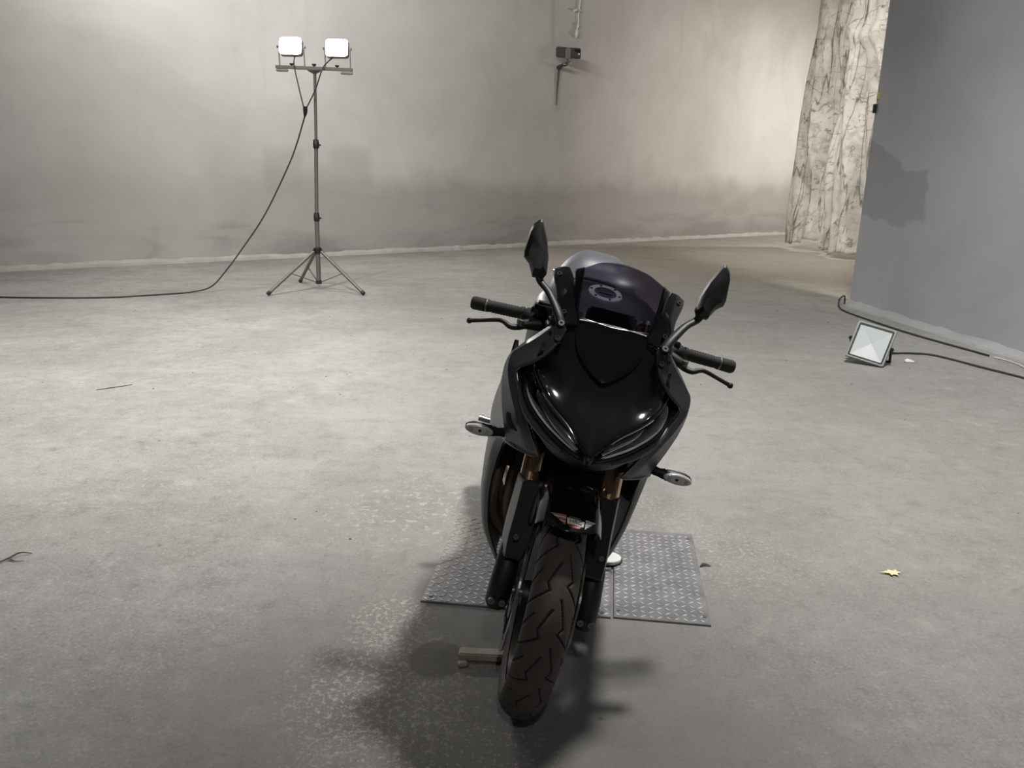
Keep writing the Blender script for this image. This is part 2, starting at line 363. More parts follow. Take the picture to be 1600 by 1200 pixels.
def box(name, c, s, mat, parent=None, bevel=.002, rot=None, side=1):
    bm = bmesh.new(); bmesh.ops.create_cube(bm, size=1)
    for v in bm.verts: v.co = Vector((v.co.x*s[0], v.co.y*s[1], v.co.z*s[2]))
    if bevel: bmesh.ops.bevel(bm, geom=list(bm.edges), offset=bevel, segments=2, affect='EDGES', clamp_overlap=True)
    if rot is not None: bmesh.ops.rotate(bm, verts=bm.verts, matrix=rot.to_3x3())
    bmesh.ops.translate(bm, verts=bm.verts, vec=Vector(c))
    if side == -1:
        for v in bm.verts: v.co.y *= -1
    return bmobj(name, bm, mat, parent, smooth=True, angle=35)
def lathe(name, prof, mat, parent=None, axis='Y', c=(0, 0, 0), n=48, closed=False, sharp=35):
    """profile of (radius, along) spun about an axis through c"""
    V, F = [], []; m = len(prof)
    for k in range(n):
        an = 2*math.pi*k/n
        for r, h in prof:
            x, y = r*math.cos(an), r*math.sin(an)
            V.append((c[0]+x, c[1]+h, c[2]+y) if axis == 'Y' else (c[0]+x, c[1]+y, c[2]+h) if axis == 'Z' else (c[0]+h, c[1]+x, c[2]+y))
    for k in range(n):
        for i in range(m if closed else m-1):
            j = (i+1) % m; k2 = (k+1) % n
            F.append((k*m+i, k*m+j, k2*m+j, k2*m+i))
    bm = bmesh.new(); vs = [bm.verts.new(v) for v in V]
    for f in F:
        try: bm.faces.new([vs[i] for i in f])
        except ValueError: pass
    bmesh.ops.remove_doubles(bm, verts=bm.verts, dist=1e-6)
    return bmobj(name, bm, mat, parent, smooth=True, angle=sharp)
def tag(o, label, cat, group=None, kind=None):
    if label: o['label'] = label
    if cat: o['category'] = cat
    if group: o['group'] = group
    if kind: o['kind'] = kind
    return o
def thing(name, label, cat, loc=(0, 0, 0), group=None):
    o = bpy.data.objects.new(name, None); COL.objects.link(o); o.location = loc; o.empty_display_size = .1
    return tag(o, label, cat, group)
def lab(o, s): o['label'] = s; return o
def bolt(name, c, ax, r, mat, parent, depth=.006):
    """socket-head bolt: rim, recess"""
    c = Vector(c); ax = Vector(ax).normalized()
    prof = [(0, 0), (r, 0), (r, depth), (r*.55, depth), (r*.5, depth*.4), (0, depth*.4)]
    q = ax.to_track_quat('Z', 'Y').to_matrix(); V, F = [], []; n = 12; m = len(prof)
    for k in range(n):
        an = 2*math.pi*k/n
        for rr, h in prof: V.append(c+q@Vector((rr*math.cos(an), rr*math.sin(an), h)))
    for k in range(n):
        for i in range(m-1): F.append((k*m+i, k*m+i+1, ((k+1) % n)*m+i+1, ((k+1) % n)*m+i))
    return obj(name, V, F, mat, parent, smooth=False)

# ------------------------------------------------------------------ the hall
def struct(name, V, F, mat, label=None):
    o = obj(name, V, F, mat, None, smooth=False); o['kind'] = 'structure'
    if label: o['label'] = label
    return o
CEIL = 5.8
WL = wp(-7.7, 0); WR = wp(22.9, 0)
XL, XR, YF = WL.x, WR.x, -4.0
def slab(name, x0, y0, x1, y1, z0, z1, mat):
    V = [(x0, y0, z0), (x1, y0, z0), (x1, y1, z0), (x0, y1, z0), (x0, y0, z1), (x1, y0, z1), (x1, y1, z1), (x0, y1, z1)]
    F = [(3, 2, 1, 0), (4, 5, 6, 7), (0, 1, 5, 4), (1, 2, 6, 5), (2, 3, 7, 6), (3, 0, 4, 7)]
    return struct(name, V, F, mat)
slab('floor', XL-.3, YF-.3, XR+.3, WR.y+.6, -.2, 0, M['floor'])
slab('ceiling', XL-.3, YF-.3, XR+.3, WR.y+.6, CEIL, CEIL+.2, M['hall'])
slab('wall_left', XL-.3, YF-.3, XL, WL.y+.3, 0, CEIL, M['hall'])
slab('wall_front', XL, YF-.3, XR, YF, 0, CEIL, M['hall'])
slab('wall_far_right', XR, YF-.3, XR+.3, WR.y+.3, 0, CEIL, M['hall'])
q = [wp(-7.7, 0), wp(22.9, 0), wp(22.9, 0, -.3), wp(-7.7, 0, -.3)]
struct('wall_back', [(v.x, v.y, z) for z in (0, CEIL) for v in q], [(3, 2, 1, 0), (4, 5, 6, 7), (0, 1, 5, 4), (1, 2, 6, 5), (2, 3, 7, 6), (3, 0, 4, 7)], M['back'])
# ragged mortar fillet along the foot of the back wall
V, F = [], []; N = 240
for i in range(N+1):
    s = -7.6+30.4*i/N; d = .045+.03*rng.random(); h = .055+.03*rng.random()
    V += [wp(s, 0, d), wp(s, h*.5, d*.8), wp(s, h, .004)]
for i in range(N):
    for k in range(2): F.append((i*3+k, (i+1)*3+k, (i+1)*3+k+1, i*3+k+1))
b = struct('baseboard_back', V, F, M['trim'], 'pale ragged mortar fillet along the foot of the stained back wall')
# grey partition on the right: thick wall with a free end
PA, PB = Vector((3.78, 8.608)), Vector((5.24, -4.0)); pd = (PB-PA).normalized(); pn = Vector((-pd.y, pd.x)); pn = pn if pn.x > 0 else -pn
c = [PA, PB, PB+pn*.22, PA+pn*.22]
o = struct('wall_right', [(v.x, v.y, z) for z in (0, CEIL) for v in c], [(3, 2, 1, 0), (4, 5, 6, 7), (0, 1, 5, 4), (1, 2, 6, 5), (2, 3, 7, 6), (3, 0, 4, 7)], M['part'])
V, F = [], []; N = 120; L = (PB-PA).length
for i in range(N+1):
    s = L*i/N; d = .10+.02*rng.random(); h = .03+.018*rng.random()
    for dd, z in ((d, 0), (d*.9, h*.5), (d*.45, h), (0, h*1.3)):
        v = PA+pd*s-pn*dd; V.append((v.x, v.y, z))
for i in range(N):
    for k in range(3): F.append((i*4+k, (i+1)*4+k, (i+1)*4+k+1, i*4+k+1))
o = struct('baseboard_right', V, F, M['part'], 'low rounded cement kerb along the foot of the grey partition wall')

# ------------------------------------------------------------------ hanging sheet behind the partition
def hanging_sheet():
    A, B = Vector((5.62, 15.8)), Vector((5.9, 11.5)); d = (B-A); L = d.length; d.normalize(); n = Vector((-d.y, d.x)); n = n if n.x < 0 else -n
    NU, NV = 130, 90; V, F = [], []; top = CEIL-.15
    nz = rng.random(40)*6.28
    for j in range(NV+1):
        v = j/NV
        for i in range(NU+1):
            u = i/NU; s = u*L
            bot = .05+.10*abs(math.sin(s*3.1+.4))*(.4+.6*math.sin(s*7.7+1)**2)+ (.16 if .55 < s < .95 else 0)
            z = bot+(top-bot)*v
            off = .11*math.sin(s*4.2+.5*math.sin(z*1.1))+.05*math.sin(s*9.7+z*.8)+.03*math.sin(s*17+z*2.1+1)
            off += .05*math.sin(z*3.1+s*2.2)*math.sin(s*1.7)
            # slack swags near the top
            for s0, z0, wd in ((2.3, 3.6, 1.1), (1.7, 4.3, .8), (3.0, 2.8, .7)):
                q = (s-s0)/wd
                if abs(q) < 1: off += .13*(1-q*q)*math.exp(-((z-(z0+.9*q*q))/.18)**2)
            off *= .75+.5*(1-v)
            if s < .25: off += .35*(1-s/.25)*(1-v)*.25
            p = A+d*s+n*off; V.append((p.x, p.y, z))
    for j in range(NV):
        for i in range(NU): F.append((j*(NU+1)+i, j*(NU+1)+i+1, (j+1)*(NU+1)+i+1, (j+1)*(NU+1)+i))
    o = obj('hanging_sheet', V, F, M['sheet']); md = o.modifiers.new('thickness', 'SOLIDIFY'); md.thickness = .004
    tag(o, 'grimy creased cloth sheet hanging down to the floor behind the grey partition wall', 'curtain')
hanging_sheet()

# ------------------------------------------------------------------ steel cover plates in the floor
def cover_plate(name, quad, label, mat, holes, z=.002, th=.006):
    """thin plate with raised tread lozenges; quad = BL, BR, TR, TL on the floor"""
    q = [Vector((x, y, 0)) for x, y in quad]; base = q[0].copy()
    t = thing(name, label, 'floor plate', (base.x, base.y, 0), 'steel covers over the floor pit')
    bl, br, tr, tl = [v-base for v in q]
    bm = bmesh.new(); A = [bm.verts.new(v+Vector((0, 0, .0005))) for v in (bl, br, tr, tl)]; B = [bm.verts.new(v+Vector((0, 0, z+th))) for v in (bl, br, tr, tl)]
    bm.faces.new(A[::-1]); bm.faces.new(B)
    for i in range(4): bm.faces.new((A[i], A[(i+1) % 4], B[(i+1) % 4], B[i]))
    bmesh.ops.bevel(bm, geom=[e for e in bm.edges if all(v.co.z > .004 for v in e.verts)], offset=.002, segments=1, affect='EDGES')
    bmobj('plate', bm, mat, t)
    W = (br-bl).length; D = (tl-bl).length; ex = (br-bl).normalized(); V, F = [], []
    px = .0265; zt = z+th
    for i in range(int(W/px)+1):
        for j in range(int(D/px)+1):
            u, v = (i+.5)*px, (j+.5)*px
            if u > W-.012 or v > D-.012 or u < .012 or v < .012: continue
            cx = bl+(br-bl)*(u/W)+(tl-bl)*(v/D); an = math.atan2(ex.y, ex.x)+(R(40) if (i+j) % 2 else R(-40))
            ca, sa = math.cos(an), math.sin(an); k = len(V)
            for k_, h in ((1., 0), (.78, .0018)):
                for x, y in ((-.0148, 0), (0, -.0034), (.0148, 0), (0, .0034)):
                    V.append((cx.x+(x*ca-y*sa)*k_, cx.y+(x*sa+y*ca)*k_, zt-.0002+h))
            F += [(k, k+1, k+5, k+4), (k+1, k+2, k+6, k+5), (k+2, k+3, k+7, k+6), (k+3, k, k+4, k+7), (k+4, k+5, k+6, k+7)]
    o = obj('tread_lozenges', V, F, M['tread_d'] if mat is M['plated'] else M['tread'], t, smooth=False); o['kind'] = 'stuff'
    for u, v in holes:
        c = bl+(br-bl)*u+(tl-bl)*v
        lathe('screw', [(0, .0), (.007, 0), (.007, .0025), (.004, .003), (0, .0012)], M['alloy'], t, 'Z', (c.x, c.y, zt), 12)
    return t
ux = Vector((.921, -.114)).normalized(); uy = Vector((-ux.y, ux.x))
def q4(p0, w, d):
    p0 = Vector(p0); return [p0, p0+ux*w, p0+ux*w+uy*d, p0+uy*d]
cover_plate('cover_plate', q4((.3345, 2.157), .303, .632), 'bare steel checker plate on the floor to the right of the kickstand foot', M['plate'], ((.05, .06), (.95, .07), (.94, .93)))
cover_plate('cover_plate.001', q4((.06, 2.187), .268, .632), 'narrow steel checker plate behind the front wheel, between two other plates', M['plate'], ((.9, .03),))
cover_plate('cover_plate.002', q4((-.286, 2.232), .339, .66), 'dusty steel checker plate on the floor left of the front wheel', M['plated'], ((.08, .05),))

# ------------------------------------------------------------------ twin floodlight tripod
def tripod():
    bx, by = -2.285, 9.0
    t = thing('floodlight_tripod', 'tall grey telescopic tripod stand with a crossbar carrying two lit floodlights', 'tripod', (bx, by, 0))
    tube('lower_tube', [(0, 0, .07), (.012, 0, .83)], .026, M['stand'], t)
    tube('middle_tube', [(.012, 0, .83), (.045, 0, 1.63)], .021, M['stand'], t)
    tube('upper_tube', [(.045, 0, 1.63), (.07, 0, 2.40)], .0165, M['stand'], t)
    for x, z in ((.012, .83), (.045, 1.63)):
        k = lathe('collar', [(0, -.045), (.031, -.045), (.034, -.035), (.034, .02), (.029, .03), (.029, .05), (0, .05)], M['blk'], t, 'Z', (x, 0, z), 20)
        tube('clamp_screw', [(x+.03, -.01, z-.01), (x+.055, -.02, z-.01)], .009, M['blk'], k, 8)
    lathe('hub', [(0, -.03), (.04, -.03), (.045, -.015), (.045, .03), (.03, .04), (0, .04)], M['blk'], t, 'Z', (.006, 0, .45), 20)
    lathe('brace_hub', [(0, -.02), (.034, -.02), (.034, .02), (0, .02)], M['blk'], t, 'Z', (0, 0, .085), 16)
    feet = ((-.43, -.55), (.60, -.40), (-.36, .52))
    for fx, fy in feet:
        v = Vector((fx, fy, 0)); d = v.normalized(); top = d*.06+Vector((.006, 0, .44)); foot = v+Vector((0, 0, .022))
        lg = tube('leg', [top, foot], .019, M['stand'], t, 12)
        tube('rubber_foot', [foot+(top-foot)*.04, foot-(top-foot).normalized()*.004], .023, M['blk'], lg, 12)
        box('hinge', d*.05+Vector((.006, 0, .445)), (.03, .03, .045), M['blk'], lg, .004, Matrix.Rotation(math.atan2(d.y, d.x), 4, 'Z'))
        mid = top+(foot-top)*.52
        tube('brace', [d*.03+Vector((0, 0, .085)), mid], .010, M['stand'], t, 8, flat=.5)
    zb = 2.42; x0 = .07
    rot = Matrix.Rotation(R(1.3), 4, 'Y')
    box('crossbar', (x0-.005, -.005, zb), (.84, .035, .034), M['stand'], t, .004, rot)
    lathe('clamp_plate', [(0, -.02), (.03, -.02), (.075, .005), (.075, .012), (0, .012)], M['stand'], t, 'Z', (x0-.005, 0, zb-.03), 20)
    lathe('top_knob', [(0, 0), (.012, 0), (.012, .012), (.024, .016), (.024, .03), (0, .032)], M['blk'], t, 'Z', (x0-.005, 0, zb+.015), 14)
    for x, zz in ((-.25, .006), (.245, -.006)):
        lathe('mount_knob', [(0, 0), (.010, 0), (.010, .012), (.022, .016), (.022, .03), (0, .03)], M['blk'], t, 'Z', (x0+x, 0, zb+.012+zz), 14)
    for sx in (-1, 1):
        h = box('bar_handle', (x0+sx*.352, -.015, zb-.037-sx*.01), (.14, .03, .028), M['flood'], t, .009, rot)
    return t, (bx, by)
trip, (bx, by) = tripod()
def lit_flood(name, x, z, label, tilt):
    """round-cornered LED flood in a U bracket, on the crossbar; faces the motorcycle"""
    t = thing(name, label, 'floodlight', (bx+x, by, z), 'lit floodlights on the tripod')
    ry = Matrix.Rotation(R(4), 4, 'Y')
    for s in (-1, 1):
        box('bracket_arm', (s*.136, 0, -.105), (.010, .022, .19), M['flood'], t, .002)
    box('bracket_base', (0, 0, -.196), (.282, .026, .008), M['flood'], t, .002)
    rx = Matrix.Rotation(R(-tilt), 4, 'X')
    def rr(wd, ht, cr, y):
        pts = []
        for cx, cz, a0 in ((wd-cr, ht-cr, 0), (-wd+cr, ht-cr, 90), (-wd+cr, -ht+cr, 180), (wd-cr, -ht+cr, 270)):
            for k in range(5): an = R(a0+k*22.5); pts.append(rx.to_3x3()@Vector((cx+cr*math.cos(an), y, cz+cr*math.sin(an))))
        return pts
    hs = prism('housing', rr(.122, .092, .03, -.03), rx.to_3x3()@Vector((0, .07, 0)), M['flood'], t, .004)
    for k in range(7): box('cooling_fin', rx.to_3x3()@Vector((-.09+.03*k, .055, 0)), (.005, .035, .15), M['flood'], hs, .001, rx)
    prism('lens', rr(.117, .088, .028, -.031), rx.to_3x3()@Vector((0, -.006, 0)), M['lamp'], t, .001)
    for s in (-1, 1): lathe('pivot_knob', [(0, 0), (.012, 0), (.016, .012), (.0, .016)] if s > 0 else [(0, 0), (.012, 0), (.016, -.012), (0, -.016)], M['blk'], t, 'X', (s*.142, 0, 0), 12)
    l = bpy.data.lights.new('flood_light', 'AREA'); l.shape = 'RECTANGLE'; l.size = .22; l.size_y = .16; l.energy = 60; l.color = (1, .985, .95); l.spread = R(170)
    o = bpy.data.objects.new('flood_light', l); COL.objects.link(o); o.location = Vector((bx+x, by, z))+rx.to_3x3()@Vector((0, -.045, 0))
    o.rotation_euler = (rx.to_3x3()@Vector((0, -1, 0))).to_track_quat('-Z', 'Y').to_euler()
    return t
lit_flood('floodlight', -.175, 2.634, 'lit floodlight on the tripod crossbar, glowing white, farther from the motorcycle', 14)
lit_flood('floodlight.001', .325, 2.622, 'lit floodlight on the tripod crossbar, glowing white, nearer the motorcycle', 14)

# ------------------------------------------------------------------ cables
def cable(name, pts, rad, label, mat='cable', n=8, sm=8):
    o = tube(name, pts, rad, M[mat], None, n, sm); return tag(o, label, 'cable')
t = thing('power_cable', 'thin black cable hanging from the tripod floodlights down and along the floor', 'cable', (bx, by, 0))
def rel(q): return (q[0]-bx, q[1]-by, q[2])
yl = (-2.325, 8.93, 1.965)
tube('splitter', [rel((-2.325, 8.93, 2.02)), rel((-2.322, 8.93, 1.985)), rel((-2.325, 8.93, 1.95)), rel((-2.335, 8.93, 1.90))], [.033, .04, .032, .010], M['blk'], t, 10, flat=.6)
tube('lamp_lead', [rel(q) for q in ((-2.42, 9.0, 2.56), (-2.43, 8.97, 2.45), (-2.38, 8.94, 2.2), (-2.338, 8.93, 2.01))], .007, M['cable'], t, 8, 6)
tube('lamp_lead', [rel(q) for q in ((-1.98, 9.0, 2.56), (-2.09, 8.97, 2.46), (-2.13, 8.94, 2.38), (-2.2, 8.93, 2.2), (-2.305, 8.93, 2.01))], .007, M['cable'], t, 8, 6)
tube('mains_lead', [rel(q) for q in ((-2.335, 8.93, 1.91), (-2.44, 8.93, 1.62), (-2.56, 8.93, 1.36), (-2.83, 8.9, .86), (-3.08, 8.85, .50), (-3.28, 8.75, .22), (-3.42, 8.66, .06), (-3.6, 8.56, .012), (-3.85, 8.36, .010), (-4.3, 8.1, .010), (-4.9, 8.0, .010), (-5.5, 8.02, .010), (-6.1, 8.3, .010), (-7.5, 8.6, .01))], .0085, M['cable'], t, 8, 8)
cable('black_flex', [(2.96, 5.95, .10), (3.0, 5.99, .04), (3.08, 6.06, .010), (3.22, 6.07, .009), (3.38, 6.0, .009), (3.54, 5.6, .009), (3.66, 5.3, .009), (3.75, 4.9, .009), (3.9, 4.2, .009)], .008, 'black flex running from the unlit floodlight across the floor beside the grey wall')
cable('kerb_cable', [(3.69, 8.52, .012), (3.655, 8.47, .11), (3.60, 8.46, .07), (3.54, 8.3, .016), (3.50, 8.0, .010), (3.54, 7.5, .010), (3.60, 7.0, .010), (3.68, 6.6, .010), (3.78, 6.2, .010), (3.82, 6.03, .010)], .0085, 'thin cable along the kerb of the grey wall, hooked at its corner')
cable('pale_wire', [(3.835, 5.98, .008), (3.87, 5.9, .008), (3.88, 5.75, .008), (3.86, 5.55, .008), (3.93, 5.2, .008)], .006, 'short pale wire on the floor at the foot of the grey wall', 'pale', 8, 8)

# ------------------------------------------------------------------ unlit floodlight leaning on the floor
def off_flood():
    bl, br = Vector((2.69, 5.965, 0)), Vector((2.795, 5.555, 0))
    t = thing('floodlight.002', 'square unlit floodlight with milky glass propped on the floor by the grey wall', 'floodlight', (2.77, 5.8, 0))
    o = Vector((2.77, 5.8, 0))
    # face frame: local u along bottom edge, v up the tilted face, n out of the face
    face = Vector((-.46, -.89, 0)).normalized(); u = Vector((.89, -.46, 0)).normalized(); lean = R(22); roll = R(-12)
    v = Vector((0, 0, 1))*math.cos(lean)-face*math.sin(lean); n = face*math.cos(lean)+Vector((0, 0, 1))*math.sin(lean)
    u, v = u*math.cos(roll)+v*math.sin(roll), v*math.cos(roll)-u*math.sin(roll)
    wd, ht = .140, .146; C = Vector((2.765, 5.58, .006))-u*wd+v*ht
    def pt(a, b_, c=0.): return C+u*a+v*b_+n*c-o
    def ring(w_, h_, cr, c):
        L = []
        for cx, cz, a0 in ((w_-cr, h_-cr, 0), (-w_+cr, h_-cr, 90), (-w_+cr, -h_+cr, 180), (w_-cr, -h_+cr, 270)):
            for k in range(4): an = R(a0+k*30); L.append(pt(cx+cr*math.cos(an), cz+cr*math.sin(an), c))
        return L
    def loft(name, rings, mat, cap0, cap1):
        m = len(rings[0]); V = [q for r_ in rings for q in r_]
        F = [(i*m+k, i*m+(k+1) % m, (i+1)*m+(k+1) % m, (i+1)*m+k) for i in range(len(rings)-1) for k in range(m)]
        if cap0: F.append(tuple(range(m))[::-1])
        if cap1: F.append(tuple((len(rings)-1)*m+k for k in range(m)))
        ob = obj(name, V, F, mat, t); ob.data.set_sharp_from_angle(angle=R(30)); return ob
    hs = loft('housing', [ring(wd*.6, ht*.6, .01, -.075), ring(wd*.8, ht*.8, .012, -.05), ring(wd, ht, .012, -.03), ring(wd, ht, .012, 0), ring(wd-.004, ht-.004, .011, .004), ring(wd-.014, ht-.014, .008, .004), ring(wd-.016, ht-.016, .008, -.006)], M['flood'], True, False)
    loft('gasket', [ring(wd-.0145, ht-.0145, .008, .001), ring(wd-.0155, ht-.0155, .008, .0035), ring(wd-.025, ht-.025, .006, .0035), ring(wd-.026, ht-.026, .006, -.004)], M['blk'], False, False)
    # shallow pyramid reflector seen through milky glass
    r0 = ring(wd-.026, ht-.026, .004, -.003); V = r0+[pt(0, 0, -.016)]; m = len(r0)
    obj('glass', V, [(k, (k+1) % m, m) for k in range(m)], M['frost'], t, smooth=False)
    for k in range(8):
        aa = -.09+k*.0257
        prism('cooling_fin', [pt(aa, -.09, -.06), pt(aa, .09, -.06), pt(aa, .08, -.1), pt(aa, -.08, -.1)], u*.004, M['flood'], hs, 0)
    lo = ring(.045, .03, .005, -.074)
    loft('driver_box', [ring(.05, .04, .006, -.074), ring(.05, .04, .006, -.125)], M['blk'], True, True)
    # U bracket folded back to the floor as a foot
    for s in (-1, 1):
        a0 = s*(wd+.006); q0 = pt(a0, 0, -.015); q1 = q0-n*.10; q1.z = .004; q1 = q1-face*.06
        tube('bracket_arm', [q0, q0*.5+q1*.5, q1], .009, M['blk'], t, 8, flat=.5)
        lathe('pivot_knob', [(0, -.01), (.016, -.01), (.016, .01), (0, .01)], M['blk'], t, 'Y', q0, 12)
    a_, b_ = pt(-wd, 0, -.015), pt(wd, 0, -.015)
    e0, e1 = (a_-n*.10-face*.06), (b_-n*.10-face*.06); e0.z = e1.z = .008
    tube('bracket_foot', [e0, e1], .008, M['blk'], t, 8)
off_flood()

# ------------------------------------------------------------------ on the back wall
def wall_fixture():
    c = wp(9.335, 3.49, .0); t = thing('wall_fixture', 'small dark rectangular wall unit with a pale central strip on a bracket', 'wall fixture', c)
    d3 = Vector((WD.x, WD.y, 0)); n3 = Vector((WN.x, WN.y, 0)); z = Vector((0, 0, 1)); tilt = -d3*0
    dx = Vector((1, .06, 0)).normalized(); dn = Vector((dx.y, -dx.x, 0))
    def P(a_, h_, o_): return dx*a_+z*(h_-a_*.02)+dn*(o_+.12)
    def pl(name, pts, dep, mat, par=None, bv=.006): return prism(name, pts, dn*dep, mat, par or t, bv)
    pl('case', [P(-.235, -.085, .12), P(.215, -.095, .12), P(.215, .085, .12), P(-.235, .095, .12)], .07, M['fixt'], None, .015)
    pl('centre_strip', [P(-.07, -.11, .19), P(.03, -.112, .19), P(.03, .055, .19), P(.005, .085, .19), P(-.045, .085, .19), P(-.07, .055, .19)], .015, M['fixtp'])
    k = pl('sensor_window', [P(.10, .015, .19), P(.20, .013, .19), P(.20, .06, .19), P(.10, .062, .19)], .008, M['void'])
    pl('indicator', [P(.165, -.03, .19), P(.195, -.03, .19), P(.195, -.005, .19), P(.165, -.005, .19)], .006, M['white'], None, .001)
    tube('stem', [P(-.02, -.1, .15), P(-.02, -.14, .14), P(-.03, -.18, .10)], [.022, .02, .03], M['alloy'], t, 10)
    tube('bracket', [P(-.03, -.19, .13), P(-.10, -.20, .06), P(-.16, -.24, .0), P(-.17, -.27, -.10)], [.035, .028, .045, .04], M['fixt'], t, 10)
    lathe('cap_nut', [(0, -.02), (.026, -.02), (.03, 0), (.018, .02), (0, .025)], M['steel'], t, 'Z', P(.02, -.165, .15), 12)
    lathe('cap_nut', [(0, -.02), (.026, -.02), (.03, 0), (.018, .02), (0, .025)], M['steel'], t, 'Z', P(-.07, -.19, .14), 12)
    w0 = Vector((WN.x, WN.y, 0))*.02
    tube('drain_pipe', [P(-.16, -.25, .0), wp(9.12, 3.15, .03)-c, wp(9.11, 2.9, .02)-c, wp(9.10, 2.6, .016)-c], [.02, .014, .010, .006], M['fixt'], t, 8)
wall_fixture()
def hanging_cord():
    c = wp(9.55, 3.9, .0); t = thing('dangling_flex', 'white cord with small pale connectors dangling high on the back wall', 'flex', c)
    d3 = Vector((WD.x, WD.y, 0)); n3 = Vector((WN.x, WN.y, 0)); z = Vector((0, 0, 1))
    def P(a_, h_, o_=.03): return d3*a_+z*h_+n3*o_
    tube('cord', [P(.03, 1.85), P(.035, .9), P(.03, .55), P(.0, .3), P(.01, .16), P(-.03, .02)], .011, M['white'], t, 8, 6)
    tube('clip', [P(-.09, .36), P(-.06, .375), P(-.02, .38), P(.01, .375), P(.03, .37)], [.05, .06, .035, .05, .03], M['white'], t, 8, flat=.4)
    tube('connector', [P(.01, .17), P(.0, .12), P(-.005, .07)], [.022, .045, .03], M['white'], t, 8, flat=.5)
    tube('plug', [P(-.02, .03), P(-.025, .0), P(-.03, -.06), P(-.035, -.1)], [.05, .065, .055, .02], M['white'], t, 8, flat=.5)
hanging_cord()
tp = Vector((3.79, 8.52, 2.2))
o = prism('tape_scrap', [(0, 0, 0), (.0, .0, .07), (.03, -.03, .065), (.075, -.06, .03), (.06, -.05, .0), (.03, -.03, -.01)], (-.012, -.01, 0), M['tape'], None, .002)
o.location = (3.775, 8.59, 2.17); tag(o, 'small yellow tape scrap stuck to the edge of the grey wall', 'tape')
o = prism('edge_clip', [(0, 0, 0), (0, 0, .09), (0.0, -.04, .09), (0, -.04, 0)], (-.03, 0, 0), M['blk'], None, .004)
o.location = (3.775, 8.6, 2.03); tag(o, 'tiny black clip on the edge of the grey wall under the tape', 'clip')

# ------------------------------------------------------------------ litter on the floor
def leaf(name, loc, sc, rot, mat, label):
    out = [(-.62, .42), (-.30, .20), (-.26, .34), (-.06, .22), (.10, .36), (.18, .14), (.48, .10), (.36, -.06), (.50, -.26), (.20, -.20), (.06, -.42), (-.06, -.18), (-.30, -.22), (-.22, .0), (-.36, .12), (-.60, .36)]
    V = [(x*sc, y*sc, .004+.02*abs(x)*sc*6*.4) for x, y in out]+[(0, 0, .005)]; n = len(out)
    o = obj(name, V, [(k, (k+1) % n, n) for k in range(n)], mat, None, smooth=False)
    md = o.modifiers.new('thickness', 'SOLIDIFY'); md.thickness = .0015
    o.location = (loc[0], loc[1], .001); o.rotation_euler = (0, 0, rot); return tag(o, label, 'leaf')
leaf('fallen_leaf', (1.366, 2.474), .062, .5, M['leaf'], 'dry yellow lobed leaf lying flat on the bare concrete floor')
o = prism('paper_scrap', [(-.03, -.02, .002), (.035, -.024, .002), (.03, .02, .002), (.0, .028, .012), (-.028, .016, .002)], (0, 0, .012), M['paper'], None, .002)
o.location = (3.06, 5.79, 0); tag(o, 'small crumpled white paper scrap on the floor by the unlit floodlight', 'paper')
o = box('wood_offcut', (0, 0, .014), (.155, .036, .024), M['wood'], None, .004, Matrix.Rotation(R(-3), 4, 'Z'))
o.location = (-.062, 1.935, 0); tag(o, 'short weathered wood offcut beside the front wheel', 'wood')
o = box('wood_chip', (0, 0, .006), (.026, .02, .012), M['wood'], None, .003, Matrix.Rotation(R(10), 4, 'Z'))
o.location = (-.127, 1.903, 0); tag(o, 'little wood chip at the end of the wood offcut', 'wood')
o = tube('dry_twig', [(-1.80, 2.425, .004), (-1.775, 2.462, .008), (-1.755, 2.495, .012), (-1.72, 2.505, .005)], [.002, .0035, .003, .0015], M['twig'], None, 8, 4); tag(o, 'small dark crooked twig on the bare floor near the left edge of the photo', 'twig')
tube('twig_fork', [(-1.775, 2.462, .008), (-1.745, 2.445, .006), (-1.715, 2.45, .004)], [.003, .002, .001], M['twig'], o, 8, 4)
o = tube('straw', [(-2.60, 4.62, .004), (-2.52, 4.68, .005), (-2.44, 4.755, .004)], [.002, .0028, .002], M['twig'], None, 8, 3); tag(o, 'thin straight dark straw lying on the pale floor left of the motorcycle', 'straw')
o = tube('bark_chip', [(.69, 2.50, .004), (.705, 2.51, .008), (.728, 2.505, .003)], [.003, .006, .002], M['grit'], None, 8, 3, flat=.5); tag(o, 'tiny dark bark chip on the concrete just right of the bare checker plate', 'bark')
V, F = [], []
for k in range(150):
    x, y = rng.uniform(-4.5, 3.4), rng.uniform(1.2, 9.5)
    if -.3 < x < .75 and 1.9 < y < 3: continue
    s = rng.uniform(.002, .005)*(1+y*.14); an = rng.random()*6.28; i = len(V)
    for q in range(5):
        rr = s*rng.uniform(.6, 1.3); V.append((x+rr*math.cos(an+q*1.257), y+rr*math.sin(an+q*1.257)*.7, 0))
    V.append((x, y, s*.55)); F += [(i+q, i+(q+1) % 5, i+5) for q in range(5)]
o = obj('grit', V, F, M['grit'], None, smooth=False); tag(o, 'dark grit and crumbs scattered over the concrete floor', 'grit', kind='stuff')

